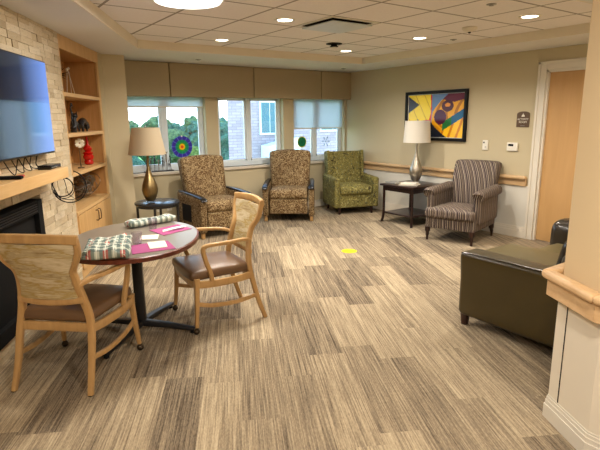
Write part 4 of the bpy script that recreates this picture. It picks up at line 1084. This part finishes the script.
for k in range(6):
    a = k * PI / 3; c_, s_ = math.cos(a), math.sin(a); sweep(bm, [(0, 0, 0), (.095 * c_, 0, .095 * s_)], .008, 6, p=2)
    for r_ in (.045, .07):
        for e_ in (-.6, .6): sweep(bm, [(r_ * c_, 0, r_ * s_), (r_ * c_ + .03 * math.cos(a + e_), 0, r_ * s_ + .03 * math.sin(a + e_))], .006, 6, p=2)
link('snowflake', bm, plain('snowflake_blue', '7fa3b8', 0.3), t)
t = thing('figure_sculpture', 'dark metal sculpture of thin standing figures on the left window sill', 'sculpture', (2.52, YW + .03, ZS))
bm = NB(); rbox(bm, (0, 0, .008), (.44, .07, .014), .004, 2); link('plinth', bm, M['black_metal'], t)
for k in range(7):
    x = -.18 + .06 * k; h_ = .17 + .03 * (k % 3) + (.05 if k > 4 else 0); bm = NB()
    for q in (-.012, .012): sweep(bm, [(x + q, 0, .015), (x, 0, h_ * .55)], .006, 6, p=2)
    sweep(bm, [(x, 0, h_ * .5), (x, 0, h_ * .9)], [.016, .020], 8, up=(0, 1, 0), p=2)
    sweep(bm, [(x - .03, 0, h_ * (.95 if k % 2 else .65)), (x, 0, h_ * .85), (x + .03, 0, h_ * (1.05 if k % 2 else .65))], .006, 6, p=2)
    bmesh.ops.create_icosphere(bm, subdivisions=2, radius=.014, matrix=Matrix.Translation((x, 0, h_))); link('figure', bm, M['pull'] if k % 2 else M['black_metal'], t)

# ------------------------------------------------------------------ outside
bm = NB(); box(bm, (-40, 9, -8.3), (90, 160, -8)); struct(link('ground', bm, M['lawn']))
t = thing('brick_building', 'pale brick neighbouring wing with a teal window', 'building', (7.11, 14.0, -8))
obj1('wall', M['brick'], t, prism, [(0, 0), (14, 0), (14, 8), (4.6, 8)], 0, 17)
for x0, x1, z0, z1 in ((1.18, 1.80, 9.15, 10.1), (3.6, 4.6, 9.2, 10.6)):
    w = obj1('building_window', M['out_white'], t, box, (x0 - .06, -.05, z0 - .06), (x1 + .06, .02, z1 + .06)); 
    obj1('building_pane', M['out_window'], w, box, (x0, -.07, z0), ((x0 + x1) / 2 - .02, -.045, z1)); obj1('building_pane', M['out_window'], w, box, ((x0 + x1) / 2 + .02, -.07, z0), (x1, -.045, z1))
bm = NB(); vprism(bm, [(1.15, 7.6), (2.3, 7.6), (2.3, 9.0), (1.15, 8.75)], -.6, -.02); link('entrance_canopy', bm, M['out_white'], t)
def tree(x, y, top, r, mt_, label, grp):
    t = thing('tree', label, 'tree', (x, y, -8), 0, grp); rr = random.Random(int(x * 13 + y)); H = top + 8
    bm = NB(); sweep(bm, [(0, 0, 0), (.1, 0, H * .6)], [.5, .25], 10, up=(0, 1, 0), p=2); link('trunk', bm, M['trunk'], t)
    bm = NB()
    for k in range(22):
        a = rr.uniform(0, 2 * PI); zz = rr.uniform(.35, .86); q = r * (1 - abs(zz - .55) * 1.3) * rr.uniform(.3, .8); rad = r * rr.uniform(.28, .45)
        if k == 0: q, zz, rad = 0, .85, r * .4
        c_ = Vector((q * math.cos(a), q * math.sin(a), min(zz * H, H - rad)))
        vs = bmesh.ops.create_icosphere(bm, subdivisions=3, radius=rad, matrix=Matrix.Translation(c_))['verts']
        for v in vs:
            dn = (v.co - c_).normalized(); v.co += dn * (noise.noise(v.co * 1.3) * rad * .45 + noise.noise(v.co * 3.2) * rad * .35 + noise.noise(v.co * 7) * rad * .15)
    link('crown', bm, mt_, t)
rt = random.Random(11)
k = 0
for row, (yy, x0, n_) in enumerate(((44, 10.6, 4), (52, 13.6, 4), (62, 16.0, 4), (74, 20.5, 4))):
    for i in range(n_):
        tree(x0 + i * 5.4, yy, 1.3 + row * .35 + rt.uniform(-.35, .35), 2.6, (M['leaf2'], M['leaf1'])[(i + row) % 2], 'green tree in the distant rows beyond the left window', 'distant trees')
for i, (x, y, top, m_) in enumerate(((8.4, 26, -.6, 'leaf3'), (12.3, 29, -.4, 'leaf1'), (10.2, 35, -.1, 'leaf2'), (15.4, 36, .1, 'leaf3'))):
    tree(x, y, top, 1.7, M[m_], 'leafy tree standing nearer outside, before the distant row', 'nearer trees')
